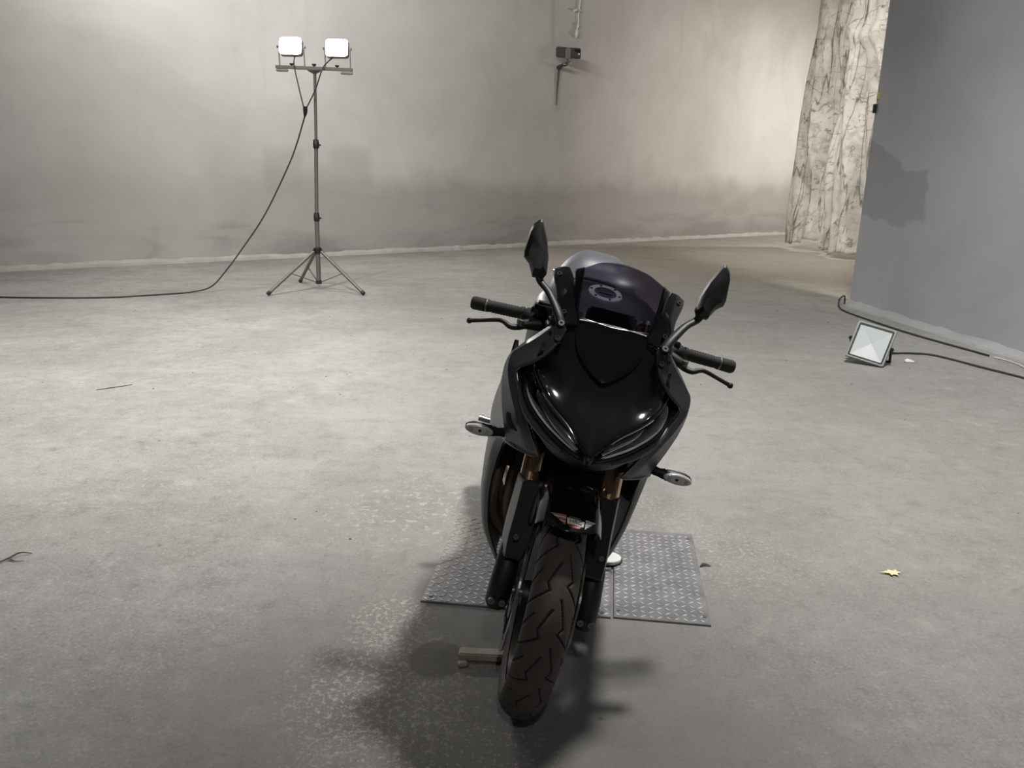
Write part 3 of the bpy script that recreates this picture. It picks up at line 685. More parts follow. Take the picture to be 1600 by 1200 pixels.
# ------------------------------------------------------------------ the motorcycle (own frame: x forward, y to its left, z up, origin at the front tyre's contact)
CX, CY, YAW, LEAN = .02120109, 1.73166312, R(-3.90102229), R(12.43562882)
MC = thing('motorcycle', 'black and graphite sports motorcycle leaning on its kickstand, facing the camera', 'motorcycle')
ex = Vector((math.sin(YAW), -math.cos(YAW), 0)); lx = Vector((math.cos(YAW), math.sin(YAW), 0)); ez = Vector((0, 0, 1))
ey = math.cos(LEAN)*lx-math.sin(LEAN)*ez; e3 = math.sin(LEAN)*lx+math.cos(LEAN)*ez
Mx = Matrix((ex, ey, e3)).transposed().to_4x4(); Mx.translation = Vector((CX, CY, .002)); MC.matrix_world = Mx
AX = .299   # axle height
WX = -.055  # front axle, fore and aft

def tyre(name, cx, rad, half, grooves, NU, NP, parent):
    """tyre as one carcass; tread grooves are sunk into the surface"""
    prof = []                               # (radius, y) from one bead over the crown to the other
    rc = rad-half*.98
    for k in range(NP+1):
        q = -1+2*k/NP                       # lateral parameter, |q|<=.72 tread arc
        if abs(q) <= .72:
            an = q/.72*R(82); prof.append((rc+half*.98*math.cos(an), half*math.sin(an)/math.sin(R(82))))
        else:
            f = (abs(q)-.72)/.28; prof.append((rc+half*.98*math.cos(R(82))-f*(rc+half*.14-.222*rad/.3), math.copysign(half*(1-.20*f*f), q)))
    P = np.array(prof); ang = 2*np.pi*np.arange(NU)/NU
    tt = np.array([(-1+2*k/NP)/.72 for k in range(NP+1)])      # -1..1 on the tread
    A, T = np.meshgrid(ang, tt, indexing='ij'); depth = np.zeros_like(A); isg = np.zeros_like(A, bool)
    if grooves:
        per = 17; s = (A/(2*np.pi)*per) % 1.0; plen = 2*np.pi*rad/per; hl = half*R(82)
        lines = [[(0, 0), (.47, -.3), (.62, -.2), (1.03, -.98)], [(-.23, .2), (.35, .45), (.47, .3), (.89, .92)], [(.15, -.52), (.59, -1.0)], [(.08, .80), (.38, .95)]]
        for ln in lines:
            for k in range(len(ln)-1):
                (s0, t0), (s1, t1) = ln[k], ln[k+1]
                for sh in (-1, 0, 1):
                    ax, ay, bx_, by_ = (s0+sh)*plen, t0*hl, (s1+sh)*plen, t1*hl
                    px, py = s*plen-ax, T*hl-ay; dx, dy = bx_-ax, by_-ay; L2 = dx*dx+dy*dy
                    u = np.clip((px*dx+py*dy)/L2, 0, 1); d = np.hypot(px-u*dx, py-u*dy)
                    isg |= d < .0024; depth = np.maximum(depth, np.clip((.0036-d)/.0016, 0, 1)*.0045)
    Rr = P[:, 0][None, :]-depth; yy = np.broadcast_to(P[:, 1][None, :], Rr.shape)
    # front of the wheel turns down towards the ground as the angle grows
    X = cx+Rr*np.sin(A); Z = rad+Rr*np.cos(A)
    V = np.stack([X, yy, Z], -1).reshape(-1, 3); n = NP+1
    I, J = np.meshgrid(np.arange(NU), np.arange(NP), indexing='ij'); I2 = (I+1) % NU
    F = np.stack([I*n+J, I*n+J+1, I2*n+J+1, I2*n+J], -1).reshape(-1, 4)
    g = isg[I, J] & isg[I2, J+1] | isg[I, J+1] & isg[I2, J]
    return obj(name, V, F, None, parent, True, [M['tyre'], M['groove']], g.reshape(-1).astype(int))
def wheel(cx, rad, half, kind, NU, NP, grooves):
    w_ = tyre(kind+'_tyre', cx, rad, half, grooves, NU, NP, MC); rr = rad*.745
    rim = lathe(kind+'_rim', [(rr, -half*.78), (rr+.004, -half*.74), (rr-.012, -half*.66), (rr-.03, -half*.3), (rr-.03, half*.3), (rr-.012, half*.66), (rr+.004, half*.74), (rr, half*.78), (rr-.016, half*.62), (rr-.042, half*.28), (rr-.042, -half*.28), (rr-.016, -half*.62)], M['gloss'], MC, 'Y', (cx, 0, rad), 72, True)
    lathe('hub', [(0, -.055), (.035, -.055), (.04, -.03), (.03, 0), (.04, .03), (.035, .055), (0, .055)], M['blk'], rim, 'Y', (cx, 0, rad), 24)
    for k in range(5):
        for da in (-9, 9):
            an = R(72*k+da*.6); a2 = R(72*k+da)
            tube('spoke', [(cx+.03*math.cos(an), 0, rad+.03*math.sin(an)), (cx+.12*math.cos(an), 0, rad+.12*math.sin(an)), (cx+(rr-.03)*math.cos(a2), 0, rad+(rr-.03)*math.sin(a2))], [.016, .012, .013], M['gloss'], rim, 10, flat=1.2)
    return rim
wheel(WX, .296, .055, 'front', 1600, 100, True)
wheel(-1.49, .30, .088, 'rear', 96, 28, False)
def brake_disc(cx, y, r_, rad=AX):
    """perforated disc with a wavy edge"""
    bm = bmesh.new(); N = 120; V = []
    d = bpy.data.objects
    ring = []
    for k in range(N):
        an = 2*math.pi*k/N; ro = r_+.003*math.cos(10*an); ri = r_-.040+.003*math.cos(10*an)
        ring.append([bm.verts.new((cx+q*math.cos(an), y+h, rad+q*math.sin(an))) for q, h in ((ri, -.0025), (ro, -.0025), (ro, .0025), (ri, .0025))])
    for k in range(N):
        a_, b_ = ring[k], ring[(k+1) % N]
        for i in range(4): bm.faces.new((a_[i], a_[(i+1) % 4], b_[(i+1) % 4], b_[i]))
    o = bmobj('brake_disc', bm, M['disc'], MC, smooth=False)
    V, F = [], []
    for k in range(40):
        for j, rr in enumerate((r_-.010, r_-.020, r_-.030)):
            an = 2*math.pi*(k+.33*j)/40; i = len(V); h = .0028
            for s in (-1, 1):
                i = len(V)
                for q in range(8):
                    V.append((cx+rr*math.cos(an)+.0035*math.cos(q*.785), y+s*h, rad+rr*math.sin(an)+.0035*math.sin(q*.785)))
                F.append(tuple(range(i, i+8)) if s < 0 else tuple(range(i+7, i-1, -1)))
    h_ = obj('drilled_holes', V, F, M['void'], o, smooth=False); h_['kind'] = 'stuff'
    V, F = [], []
    c = lathe('disc_carrier', [(.035, -.002), (.075, -.002), (.075, .002), (.035, .002)], M['blk'], o, 'Y', (cx, y, rad), 48, True)
    for k in range(6):
        an = R(60*k); tube('carrier_arm', [(cx+.07*math.cos(an), y, rad+.07*math.sin(an)), (cx+(r_-.035)*math.cos(an+.2), y, rad+(r_-.035)*math.sin(an+.2))], .006, M['blk'], o, 8, flat=.5)
        lathe('rivet', [(0, -.005), (.008, -.005), (.008, .005), (0, .005)], M['alloy'], o, 'Y', (cx+(r_-.036)*math.cos(an+.2), y, rad+(r_-.036)*math.sin(an+.2)), 10)
    return o
for y in (-.075, .075): brake_disc(WX, y, .155)
brake_disc(-1.49, -.1, .12)

# fork legs: bronze outer tubes above, black foot below, guard panel between
def fx(z): return -.035-.477*(z-AX)
for s in (-1, 1):
    y = .108*s
    f = tube('fork_tube', [(fx(1.0), y, 1.0), (fx(.56), y, .56), (fx(.50), y, .50)], [.0265, .0265, .0255], M['gold'], MC, 28); lab(f, 'bronze coloured upper fork tube')
    tube('dust_seal', [(fx(.505), y, .505), (fx(.485), y, .485)], .029, M['blk'], f, 20)
    ft = tube('fork_foot', [(fx(.49), y, .49), (fx(.44), y, .44), (-.062, y*1.02, .40), (-.035, y*1.05, .335), (-.022, y*1.07, .275), (-.02, y*1.07, .262)], [.0215, .0245, .030, .031, .030, .022], M['blk'], MC, 24)
    for dy in (-.014, .014): bolt('pinch_bolt', (.008, y*1.07+dy, .293), (1, 0, .1), .0085, M['alloy'], ft, .006)
    # radial caliper behind the leg
    cal = prism('brake_caliper', [(-.115, .062*s, .27), (-.115, .062*s, .345), (-.14, .062*s, .395), (-.185, .062*s, .40), (-.205, .062*s, .36), (-.19, .062*s, .29), (-.155, .062*s, .262)], (0, .045*s, 0), M['blk'], MC, .008)
    for q in ((-.16, .108*s, .30), (-.175, .108*s, .355)): bolt('piston_cap', q, (0, s, 0), .013, M['alloy'], cal, .004)
    tube('brake_hose', [(-.17, .10*s, .40), (-.19, .125*s, .50), (-.20, .10*s, .62), (-.24, .06*s, .75)], .005, M['blk'], MC, 8, 6)
    # guard
    sh = [[(-.105, .056, .602), (-.088, .072, .600), (-.100, .122, .588), (-.165, .136, .578)],
          [(-.075, .055, .53), (-.052, .070, .527), (-.066, .123, .515), (-.14, .139, .50)],
          [(-.045, .062, .465), (-.022, .076, .462), (-.034, .125, .45), (-.11, .140, .44)],
          [(-.020, .074, .415), (-.004, .086, .414), (-.012, .123, .408), (-.07, .136, .40)]]
    gd = shell('fork_guard', sh, M['dark'], MC, 6, 4, .004, s, lv=True, angle=20); gd['label'] = 'dark satin guard panel over the fork leg'
    bolt('guard_bolt', (-.012, .108*s, .47), (1, .3*s, .2), .007, M['alloy'], gd)
    tube('guard_edge', [(-.101, .1235*s, .587), (-.067, .1245*s, .515), (-.035, .1265*s, .45), (-.013, .1245*s, .41)], .0016, M['alloy'], gd, 6, 5)
    # axle nut
    lathe('axle_nut', [(0, 0), (.014, 0), (.014, .006), (.01, .007), (0, .007)] if s > 0 else [(0, 0), (.014, 0), (.014, -.006), (.01, -.007), (0, -.007)], M['alloy'], ft, 'Y', (WX+.005, .138*s, AX), 6)
tube('front_axle', [(WX, -.138, AX), (WX, .138, AX)], .011, M['alloy'], MC, 16)

# front mudguard
def fender():
    FX = -.025
    def fp(q, dd, h=0.):
        rr = .326-.012*q*q-.034*(max(0, abs(q)-.72)/.28)**1.5+h
        return (FX+rr*math.sin(dd), q*.078, AX+.006+rr*math.cos(dd))
    rows = []
    for dg in (30, 26, 19, 8, -6, -22, -38, -54, -70):
        front = max(0, (dg-8)/22)
        rows.append([fp(q, R(dg-front*7*abs(q)**2)) for q in (-1, -.86, -.72, -.4, 0, .4, .72, .86, 1)])
    f = shell('front_mudguard', rows, M['gloss'], MC, 5, 4, .0035, 1)
    for s in (-1, 1):
        sh = [[(-.015, .078, .588), (-.07, .080, .585), (-.16, .080, .55)], [(.0, .080, .56), (-.06, .086, .55), (-.13, .09, .51)], [(-.02, .080, .51), (-.05, .090, .495), (-.09, .1, .46)]]
        shell('side_flank', sh, M['dark'], f, 5, 5, .003, s)
        tube('lip_edge', [fp(s*1.0, R(18), .001), fp(s*1.0, R(8), .001), fp(s*1.0, R(-6), .001)], .0018, M['matte'], f, 8, 5)
    # winged badge on the front lip
    def on(u, v, h=.0015): return fp(u/.078, R(v+4.6), .0018+h)
    def patch(name, poly, mat, h, par):
        n = len(poly); c = np.mean(poly, 0); V = [on(u, v, h) for u, v in poly]+[on(c[0], c[1], h)]
        o = obj(name, V, [(k, (k+1) % n, n) for k in range(n)], mat, par, smooth=False)
        md = o.modifiers.new('thickness', 'SOLIDIFY'); md.thickness = .0008; return o
    bd = patch('badge', [(-.013, 18.6), (.029, 18.6), (.027, 21.4), (-.011, 21.4)], M['white'], .0006, f); bd['label'] = 'small winged racing badge'
    patch('badge_field', [(-.012, 21.5), (.024, 21.5), (.016, 22.9), (-.004, 22.9)], M['red'], .0004, f)
    patch('badge_crest', [(-.006, 17.4), (.018, 17.4), (.022, 18.5), (-.010, 18.5)], M['alloy'], .0004, f)
    for k in range(5):
        v0 = 17.0+1.05*k; e = -.053+.0075*k
        patch('wing_feather', [(e, v0), (-.015, v0+.25), (-.015, v0+1.15), (e+.004, v0+.75)], M['badge_white'] if k % 2 else M['orange'], .0004, f)
        e = .056-.005*k
        patch('wing_feather', [(.031, v0+.25), (e, v0+.15), (e-.004, v0+.8), (.031, v0+1.15)], M['alloy'] if k % 2 else M['badge_white'], .0004, f)
    cu = bpy.data.curves.new('badge_letters', 'FONT'); cu.body = 'HRC'; cu.size = .0150; cu.align_x = 'CENTER'; cu.align_y = 'CENTER'; cu.extrude = .0004; cu.materials.append(M['blk'])
    tmp = bpy.data.objects.new('letters', cu); me = bpy.data.meshes.new_from_object(tmp); bpy.data.objects.remove(tmp); bpy.data.curves.remove(cu)
    o = bpy.data.objects.new('badge_letters', me); COL.objects.link(o); o.parent = f
    p0 = Vector(on(.008, 20.0, .0016)); nz = Vector((math.sin(R(24.6)), 0, math.cos(R(24.6)))); xx = Vector((0, 1, 0)); yy = nz.cross(xx)
    m = Matrix((xx, yy, nz)).transposed().to_4x4(); m.translation = p0; o.matrix_local = m
fender()

# ------------------------------------------------------------------ nose
def both(fn):
    for s in (-1, 1): fn(s)
nose = shell('nose_cowl', [
    [(-.174, -.125, 1.000), (-.176, -.088, 1.006), (-.178, -.045, 1.008), (-.180, 0, 1.008), (-.178, .045, 1.008), (-.176, .088, 1.006), (-.174, .125, 1.000)],
    [(-0.137, -0.134, 0.962), (-0.138, -0.095, 0.960), (-0.139, -0.050, 0.958), (-0.138, 0.000, 0.956), (-0.139, 0.050, 0.958), (-0.138, 0.095, 0.960), (-0.137, 0.134, 0.962)],
    [(-0.113, -0.165, 0.915), (-0.100, -0.110, 0.915), (-0.095, -0.052, 0.909), (-0.093, 0.000, 0.905), (-0.095, 0.052, 0.909), (-0.100, 0.110, 0.915), (-0.113, 0.165, 0.915)],
    [(-0.110, -0.165, 0.880), (-0.060, -0.100, 0.876), (-0.044, -0.045, 0.860), (-0.040, 0.000, 0.856), (-0.044, 0.045, 0.860), (-0.060, 0.100, 0.876), (-0.110, 0.165, 0.880)],
    [(-0.018, -0.128, 0.851), (-0.004, -0.085, 0.835), (0.013, -0.040, 0.816), (0.018, 0.000, 0.811), (0.013, 0.040, 0.816), (-0.004, 0.085, 0.835), (-0.018, 0.128, 0.851)],
    [(0.028, -0.070, 0.805), (0.043, -0.045, 0.794), (0.055, -0.020, 0.783), (0.060, 0.000, 0.780), (0.055, 0.020, 0.783), (0.043, 0.045, 0.794), (0.028, 0.070, 0.805)],
    [(.066, -.020, .766), (.078, -.014, .762), (.088, -.007, .758), (.092, 0, .757), (.088, .007, .758), (.078, .014, .762), (.066, .020, .766)],
], M['gloss'], MC, 7, 6, .004)
def nose_panel():
    # raised lower panel of the screen, pointed at the bottom
    Z = np.array([1.006, .985, .956, .935, .918, .902, .890, .884]); Xc = np.array([-.178, -.164, -.138, -.120, -.105, -.091, -.079, -.073]); Wd = np.array([.092, .091, .086, .076, .060, .040, .018, .003])
    rows = []
    for z, x, w_ in zip(Z, Xc, Wd):
        rows.append([(x+.004+d-.045*(q*w_/.1)**2*.16, q*w_, z+.004+d+.006*abs(q*w_)/.1) for q, d in ((-1, -.002), (-.95, .001), (-.5, .0016), (0, .0018), (.5, .0016), (.95, .001), (1, -.002))])
    rows.append([(-.071, q*.002, .878) for q in (-1, -.93, -.5, 0, .5, .93, 1)])
    shell('nose_panel', rows, M['gloss'], MC, 5, 4, .002)
nose_panel()
tube('nose_tip', [(.074, 0, .762), (.083, 0, .749), (.072, 0, .734)], [.008, .011, .008], M['blk'], MC, 12)

HU = [(-.128, .178, .882), (-.075, .160, .868), (-.030, .140, .853), (.012, .104, .832), (.040, .060, .804), (.066, .020, .764)]     # upper edge of a headlamp
HLo = [(-.128, .186, .856), (-.085, .176, .826), (-.045, .154, .800), (.000, .110, .772), (.036, .062, .752), (.066, .018, .742)]   # lower edge
def lampf(u, v, push):
    """point on the headlamp face: u 0 outer..1 nose, v 0 upper..1 lower; push moves it along the face normal"""
    A = catmull(np.array(HU), 8); B = catmull(np.array(HLo), 8); i = u*(len(A)-1); k = min(int(i), len(A)-2); f = i-k
    a_ = A[k]*(1-f)+A[k+1]*f; b_ = B[k]*(1-f)+B[k+1]*f
    n = np.array([.80, .38, -.05]); n /= np.linalg.norm(n)
    return a_*(1-v)+b_*v+n*(push+.012*math.sin(math.pi*v)*(1-.5*u))
def headlight(s):
    us = np.linspace(0, 1, 19)
    def sheet(name, u0, u1, v0, v1, p0, p1, mat, par, thick=.002, nu=16, nv=4, pm=None):
        V = []; F = []
        for i in range(nu+1):
            for j in range(nv+1):
                u = u0+(u1-u0)*i/nu; v = v0+(v1-v0)*j/nv; f = j/nv
                q = lampf(u, v, p0*(1-f)+p1*f+(pm or 0)*math.sin(math.pi*f)); V.append((q[0], q[1]*s, q[2]))
        for i in range(nu):
            for j in range(nv): F.append((i*(nv+1)+j, i*(nv+1)+j+1, (i+1)*(nv+1)+j+1, (i+1)*(nv+1)+j))
        o = obj(name, V, F, mat, par); md = o.modifiers.new('thickness', 'SOLIDIFY'); md.thickness = thick; md.offset = 0; return o
    h = sheet('headlight', -0.0, 1, -.02, 1.02, -.050, -.050, M['void'], MC, .004)
    sheet('upper_wall', 0, 1, -.02, .0, -.004, -.004, M['blk'], h)
    sheet('reflector', .34, .90, .30, .62, -.034, -.016, M['chrome'], h, .002, 14, 3, -.010)
    sheet('reflector', .08, .36, .22, .72, -.036, -.030, M['blk'], h, .002, 8, 3, -.006)
    for v0, v1, p0, p1, m, u0, u1 in ((.04, .12, -.012, -.012, 'gloss', .1, .97), (.20, .27, -.010, -.014, 'chrome', .42, .93), (.66, .73, -.014, -.008, 'lens', .30, .95), (.80, .90, -.012, -.010, 'gloss', .05, .98)):
        sheet('light_bar', u0, u1, v0, v1, p0, p1, M[m], h, .003, 16, 2)
    for v, u0, u1, pu, r_ in ((.07, .40, .93, -.002, .0032), (.45, .34, .88, -.010, .0042), (.60, .30, .93, -.010, .0024), (.16, .10, .40, -.004, .0022)):
        tube('glint_rib', [tuple(lampf(u, v+.05*(u-.6), pu)*np.array([1, s, 1])) for u in np.linspace(u0, u1, 10)], [r_*.3]+[r_]*8+[r_*.3], M['bright'], h, 10)  # added chrome tubes, shaped to give streaks of reflected light
    sheet('divider', .36, .385, .2, .72, -.008, -.012, M['chrome'], h, .002, 1, 3)
    sheet('lens', .0, 1, .0, 1.0, .0, .0, M['clear'], h, .0015, 20, 6)
    tube('bezel', [tuple(lampf(u, 1.04, .002)*np.array([1, s, 1])) for u in np.linspace(0, 1, 14)], .0035, M['blk'], h, 8)
    tube('bezel', [tuple(lampf(u, -.03, .001)*np.array([1, s, 1])) for u in np.linspace(0, 1, 14)], .0025, M['gloss'], h, 8)
both(headlight)
def chin(s):
    rows = [[(-.128, .188, .846), (-.085, .178, .815), (-.045, .154, .789), (.0, .110, .762), (.036, .060, .743), (.068, .012, .734)],
            [(-.128, .180, .825), (-.085, .166, .795), (-.04, .140, .765), (.002, .098, .742), (.036, .052, .728), (.066, .0, .726)],
            [(-.15, .16, .80), (-.11, .14, .76), (-.07, .115, .725), (-.03, .08, .705), (.005, .04, .700), (.030, .0, .706)],
            [(-.25, .14, .78), (-.22, .12, .73), (-.17, .10, .70), (-.14, .07, .685), (-.10, .035, .68), (-.09, .0, .68)]]
    c = shell('chin_panel', rows, M['blk'], MC, 5, 5, .003, s)
    lip = [(-.122, .196, .834), (-.08, .181, .803), (-.04, .156, .777), (.003, .110, .751), (.036, .062, .734)]
    tube('lower_trim', lip, [.003, .006, .008, .008, .004], M['matte'], c, 8, 5, side=s)
both(chin)

# ------------------------------------------------------------------ side cowls
def side_cowl(s):
    rails = [[(-.126, .120, .978), (-.137, .146, .984), (-.150, .152, .982), (-.19, .155, .965)],
             [(-.112, .130, .938), (-.135, .177, .947), (-.155, .188, .942), (-.22, .190, .91)],
             [(-.104, .164, .896), (-.140, .209, .914), (-.165, .216, .908), (-.28, .216, .85)],
             [(-.110, .200, .868), (-.142, .229, .888), (-.172, .234, .880), (-.36, .236, .79)],
             [(-.110, .206, .850), (-.126, .228, .850), (-.170, .240, .838), (-.42, .244, .74)],
             [(-.096, .183, .805), (-.112, .208, .800), (-.165, .232, .785), (-.48, .252, .68)],
             [(-.076, .146, .742), (-.095, .172, .736), (-.165, .214, .722), (-.50, .254, .62)],
             [(-.051, .103, .676), (-.080, .130, .668), (-.165, .190, .656), (-.50, .248, .57)]]
    c = shell('side_cowl', rails, M['matte'], MC, 6, 6, .004, s, lv=True, angle=18); c['label'] = 'satin graphite upper side fairing'
    # front edge strip, its catch of light put into the colour, and the black liner between it and the headlamp
    tube('front_lip', [tuple(np.array(r_[0])+np.array((.001, .002, 0))) for r_ in rails[3:]], [.0025, .003, .004, .0045, .0045], M['lip'], c, 10, 5, flat=.6, side=s)['label'] = 'edge strip coloured as if lit'
    inn = [(-.150, .118, .972), (-.150, .150, .915), (-.155, .168, .885), (-.145, .165, .845), (-.115, .148, .80), (-.075, .105, .75), (-.05, .07, .71)]
    out = [(-.152, .128, .975), (-.140, .165, .905), (-.138, .204, .868), (-.132, .204, .848), (-.120, .182, .802), (-.098, .142, .738), (-.072, .100, .676)]
    shell('headlamp_surround', [[a_, tuple((np.array(a_)+np.array(c_))/2-np.array((.012, 0, 0))), c_] for a_, c_ in zip(inn, out)], M['void'], c, 5, 4, .003, s)
    # lower cowl with the wheel-arch cut-out
    low = [[(-.051, .103, .676), (-.11, .150, .662), (-.17, .190, .654), (-.32, .226, .610), (-.52, .248, .575), (-.80, .22, .56)],
           [(-.075, .120, .664), (-.15, .176, .650), (-.22, .206, .640), (-.36, .232, .585), (-.54, .247, .54), (-.80, .22, .53)],
           [(-.235, .188, .630), (-.265, .206, .622), (-.30, .218, .610), (-.42, .236, .55), (-.57, .244, .50), (-.80, .22, .47)],
           [(-.315, .200, .565), (-.335, .216, .560), (-.36, .227, .550), (-.46, .240, .50), (-.60, .240, .45), (-.80, .215, .41)],
           [(-.352, .204, .47), (-.368, .218, .465), (-.40, .228, .455), (-.48, .236, .43), (-.62, .232, .39), (-.80, .20, .35)],
           [(-.362, .198, .39), (-.378, .211, .385), (-.41, .220, .375), (-.49, .224, .35), (-.64, .214, .33), (-.80, .18, .30)],
           [(-.358, .176, .30), (-.376, .188, .29), (-.41, .194, .28), (-.49, .194, .265), (-.64, .18, .25), (-.80, .15, .24)],
           [(-.34, .125, .215), (-.36, .132, .205), (-.40, .136, .20), (-.49, .136, .19), (-.64, .126, .18), (-.78, .11, .18)]]
    lo = shell('lower_cowl', low, M['matte'], MC, 6, 6, .004, s, angle=30); lo['label'] = 'satin graphite lower side fairing with wheel-arch cut-out'
    edge = [r_[0] for r_ in low[1:]]
    tube('arch_edge', edge, .0035, M['dark'], lo, 8, 5, side=s)
    # inner panel lining the cut-out
    shell('inner_liner', [[(-.10, .11, .67), (-.30, .12, .66), (-.60, .12, .6)], [(-.24, .185, .628), (-.40, .17, .6), (-.60, .15, .5)], [(-.34, .20, .5), (-.44, .17, .48), (-.60, .14, .4)]], M['void'], lo, 4, 4, .003, s)
    # red flank stripe and small slot
    for k, (x0, z0, x1, z1) in enumerate(((-.30, .772, -.47, .705), (-.36, .690, -.56, .62))):
        pass
    st = [[(-.33, .2395, .735), (-.42, .2475, .715), (-.50, .2540, .665)], [(-.34, .2400, .722), (-.42, .2480, .700), (-.50, .2545, .645)]]
    r_ = shell('red_stripe', st, M['red'], c, 3, 6, .003, s); r_['label'] = 'red flank stripe'
    bolt('cowl_bolt', (-.131, .148*s, .966), (.86, .42*s, .28), .0048, M['blk'], c, .006); bolt('cowl_bolt', (-.124, .158*s, .938), (.84, .33*s, .43), .0048, M['blk'], c, .006)
    sl = [[(-.096, .197, .752), (-.112, .207, .750)], [(-.092, .190, .735), (-.112, .204, .732)], [(-.084, .170, .715), (-.108, .192, .712)]]
    if s < 0: shell('duct_slot', sl, M['void'], c, 4, 3, .003, s)
    # tab showing above the flank
    tube('flank_tab', [(-.39, .222, .80), (-.40, .228, .835), (-.41, .230, .868)], [.013, .010, .006], M['blk'], MC, 10, flat=.6, side=s)
    # turn signal: rubber stalk, capsule, lens
    st_ = tube('turn_signal', [(-.19, .200, .667), (-.178, .218, .667), (-.176, .232, .667)], [.013, .0115, .015], M['blk'], MC, 14, side=s)
    cap = [(-.173, .226+.078*f, .667) for f in (0, .05, .15, .4, .75, .92, 1)]
    tube('signal_body', cap, [.005, .011, .0145, .0150, .0145, .010, .004], M['blk'], st_, 18, flat=1.08, side=s)
    V = []; F = []; prof = [(.0375*math.cos(q), .0142*math.sin(q)) for q in np.linspace(0, 2*math.pi, 24, endpoint=False)]
    for sc, xx in ((1.0, -.168), (1.0, -.1565), (.93, -.1545), (.6, -.1535)):
        for a_, b_ in prof: V.append((xx, (.2655+a_*sc)*s, .667+b_*sc))
    V.append((-.1530, .2655*s, .667))
    for i in range(3):
        for k in range(24): F.append((i*24+k, i*24+(k+1) % 24, (i+1)*24+(k+1) % 24, (i+1)*24+k))
    F += [(72+k, 72+(k+1) % 24, 96) for k in range(24)]
    ln = obj('signal_lens', V, F, M['lens'], st_); ln['label'] = 'clear ribbed signal lens'
    for dy in (-.024, -.019, .019, .024): box('lens_rib', (-.1537, (.2655+dy)*s, .667), (.002, .0016, .013), M['alloy'], st_, 0)
    box('bulb', (-.1535, (.263)*s, .667), (.003, .008, .007), M['blk'], st_, .001)
both(side_cowl)

# ------------------------------------------------------------------ windscreen and its stays
scr = shell('windscreen', [
    [(-.174, -.093, 1.004), (-.176, -.048, 1.007), (-.178, 0, 1.008), (-.176, .048, 1.007), (-.174, .093, 1.004)],
    [(-.195, -.097, 1.045), (-.200, -.052, 1.051), (-.204, 0, 1.053), (-.200, .052, 1.051), (-.195, .097, 1.045)],
    [(-.216, -.101, 1.088), (-.240, -.054, 1.100), (-.252, 0, 1.105), (-.240, .054, 1.100), (-.216, .101, 1.088)],
    [(-.240, -.104, 1.130), (-.300, -.060, 1.146), (-.330, 0, 1.152), (-.300, .060, 1.146), (-.240, .104, 1.130)],
], M['screen'], MC, 8, 8, .003); scr['label'] = 'smoked clear windscreen'
tube('screen_bead', [(-.172, -.086, 1.009), (-.173, -.05, 1.0115), (-.174, 0, 1.0125), (-.173, .05, 1.0115), (-.172, .086, 1.009)], .0022, M['alloy'], scr, 8, 5)
def stays(s):
    fl = [[(-.172, .091, 1.003), (-.180, .106, .998)], [(-.194, .0965, 1.045), (-.203, .113, 1.040)], [(-.215, .1005, 1.088), (-.228, .117, 1.083)], [(-.239, .1035, 1.131), (-.256, .124, 1.119)]]
    shell('screen_flange', fl, M['gloss'], MC, 6, 4, .003, s)
    st = [[(-.160, .090, .994), (-.146, .128, .985), (-.160, .160, .972)],
          [(-.192, .098, 1.030), (-.182, .132, 1.020), (-.190, .155, 1.010)],
          [(-.222, .112, 1.070), (-.222, .136, 1.058), (-.232, .155, 1.046)],
          [(-.270, .124, 1.096), (-.280, .148, 1.092), (-.294, .172, 1.080)],
          [(-.316, .138, 1.112), (-.322, .156, 1.109), (-.332, .178, 1.096)]]
    b_ = shell('screen_stay', st, M['gloss'], MC, 6, 5, .004, s); b_['label'] = 'dark angled stay beside the windscreen'
    bolt('stay_bolt', (-.292, .160*s, 1.092), (.7, .2*s, .7), .006, M['blk'], b_)
    bolt('stay_bolt', (-.172, .128*s, 1.018), (.8, .2*s, .6), .006, M['blk'], b_)
both(stays)

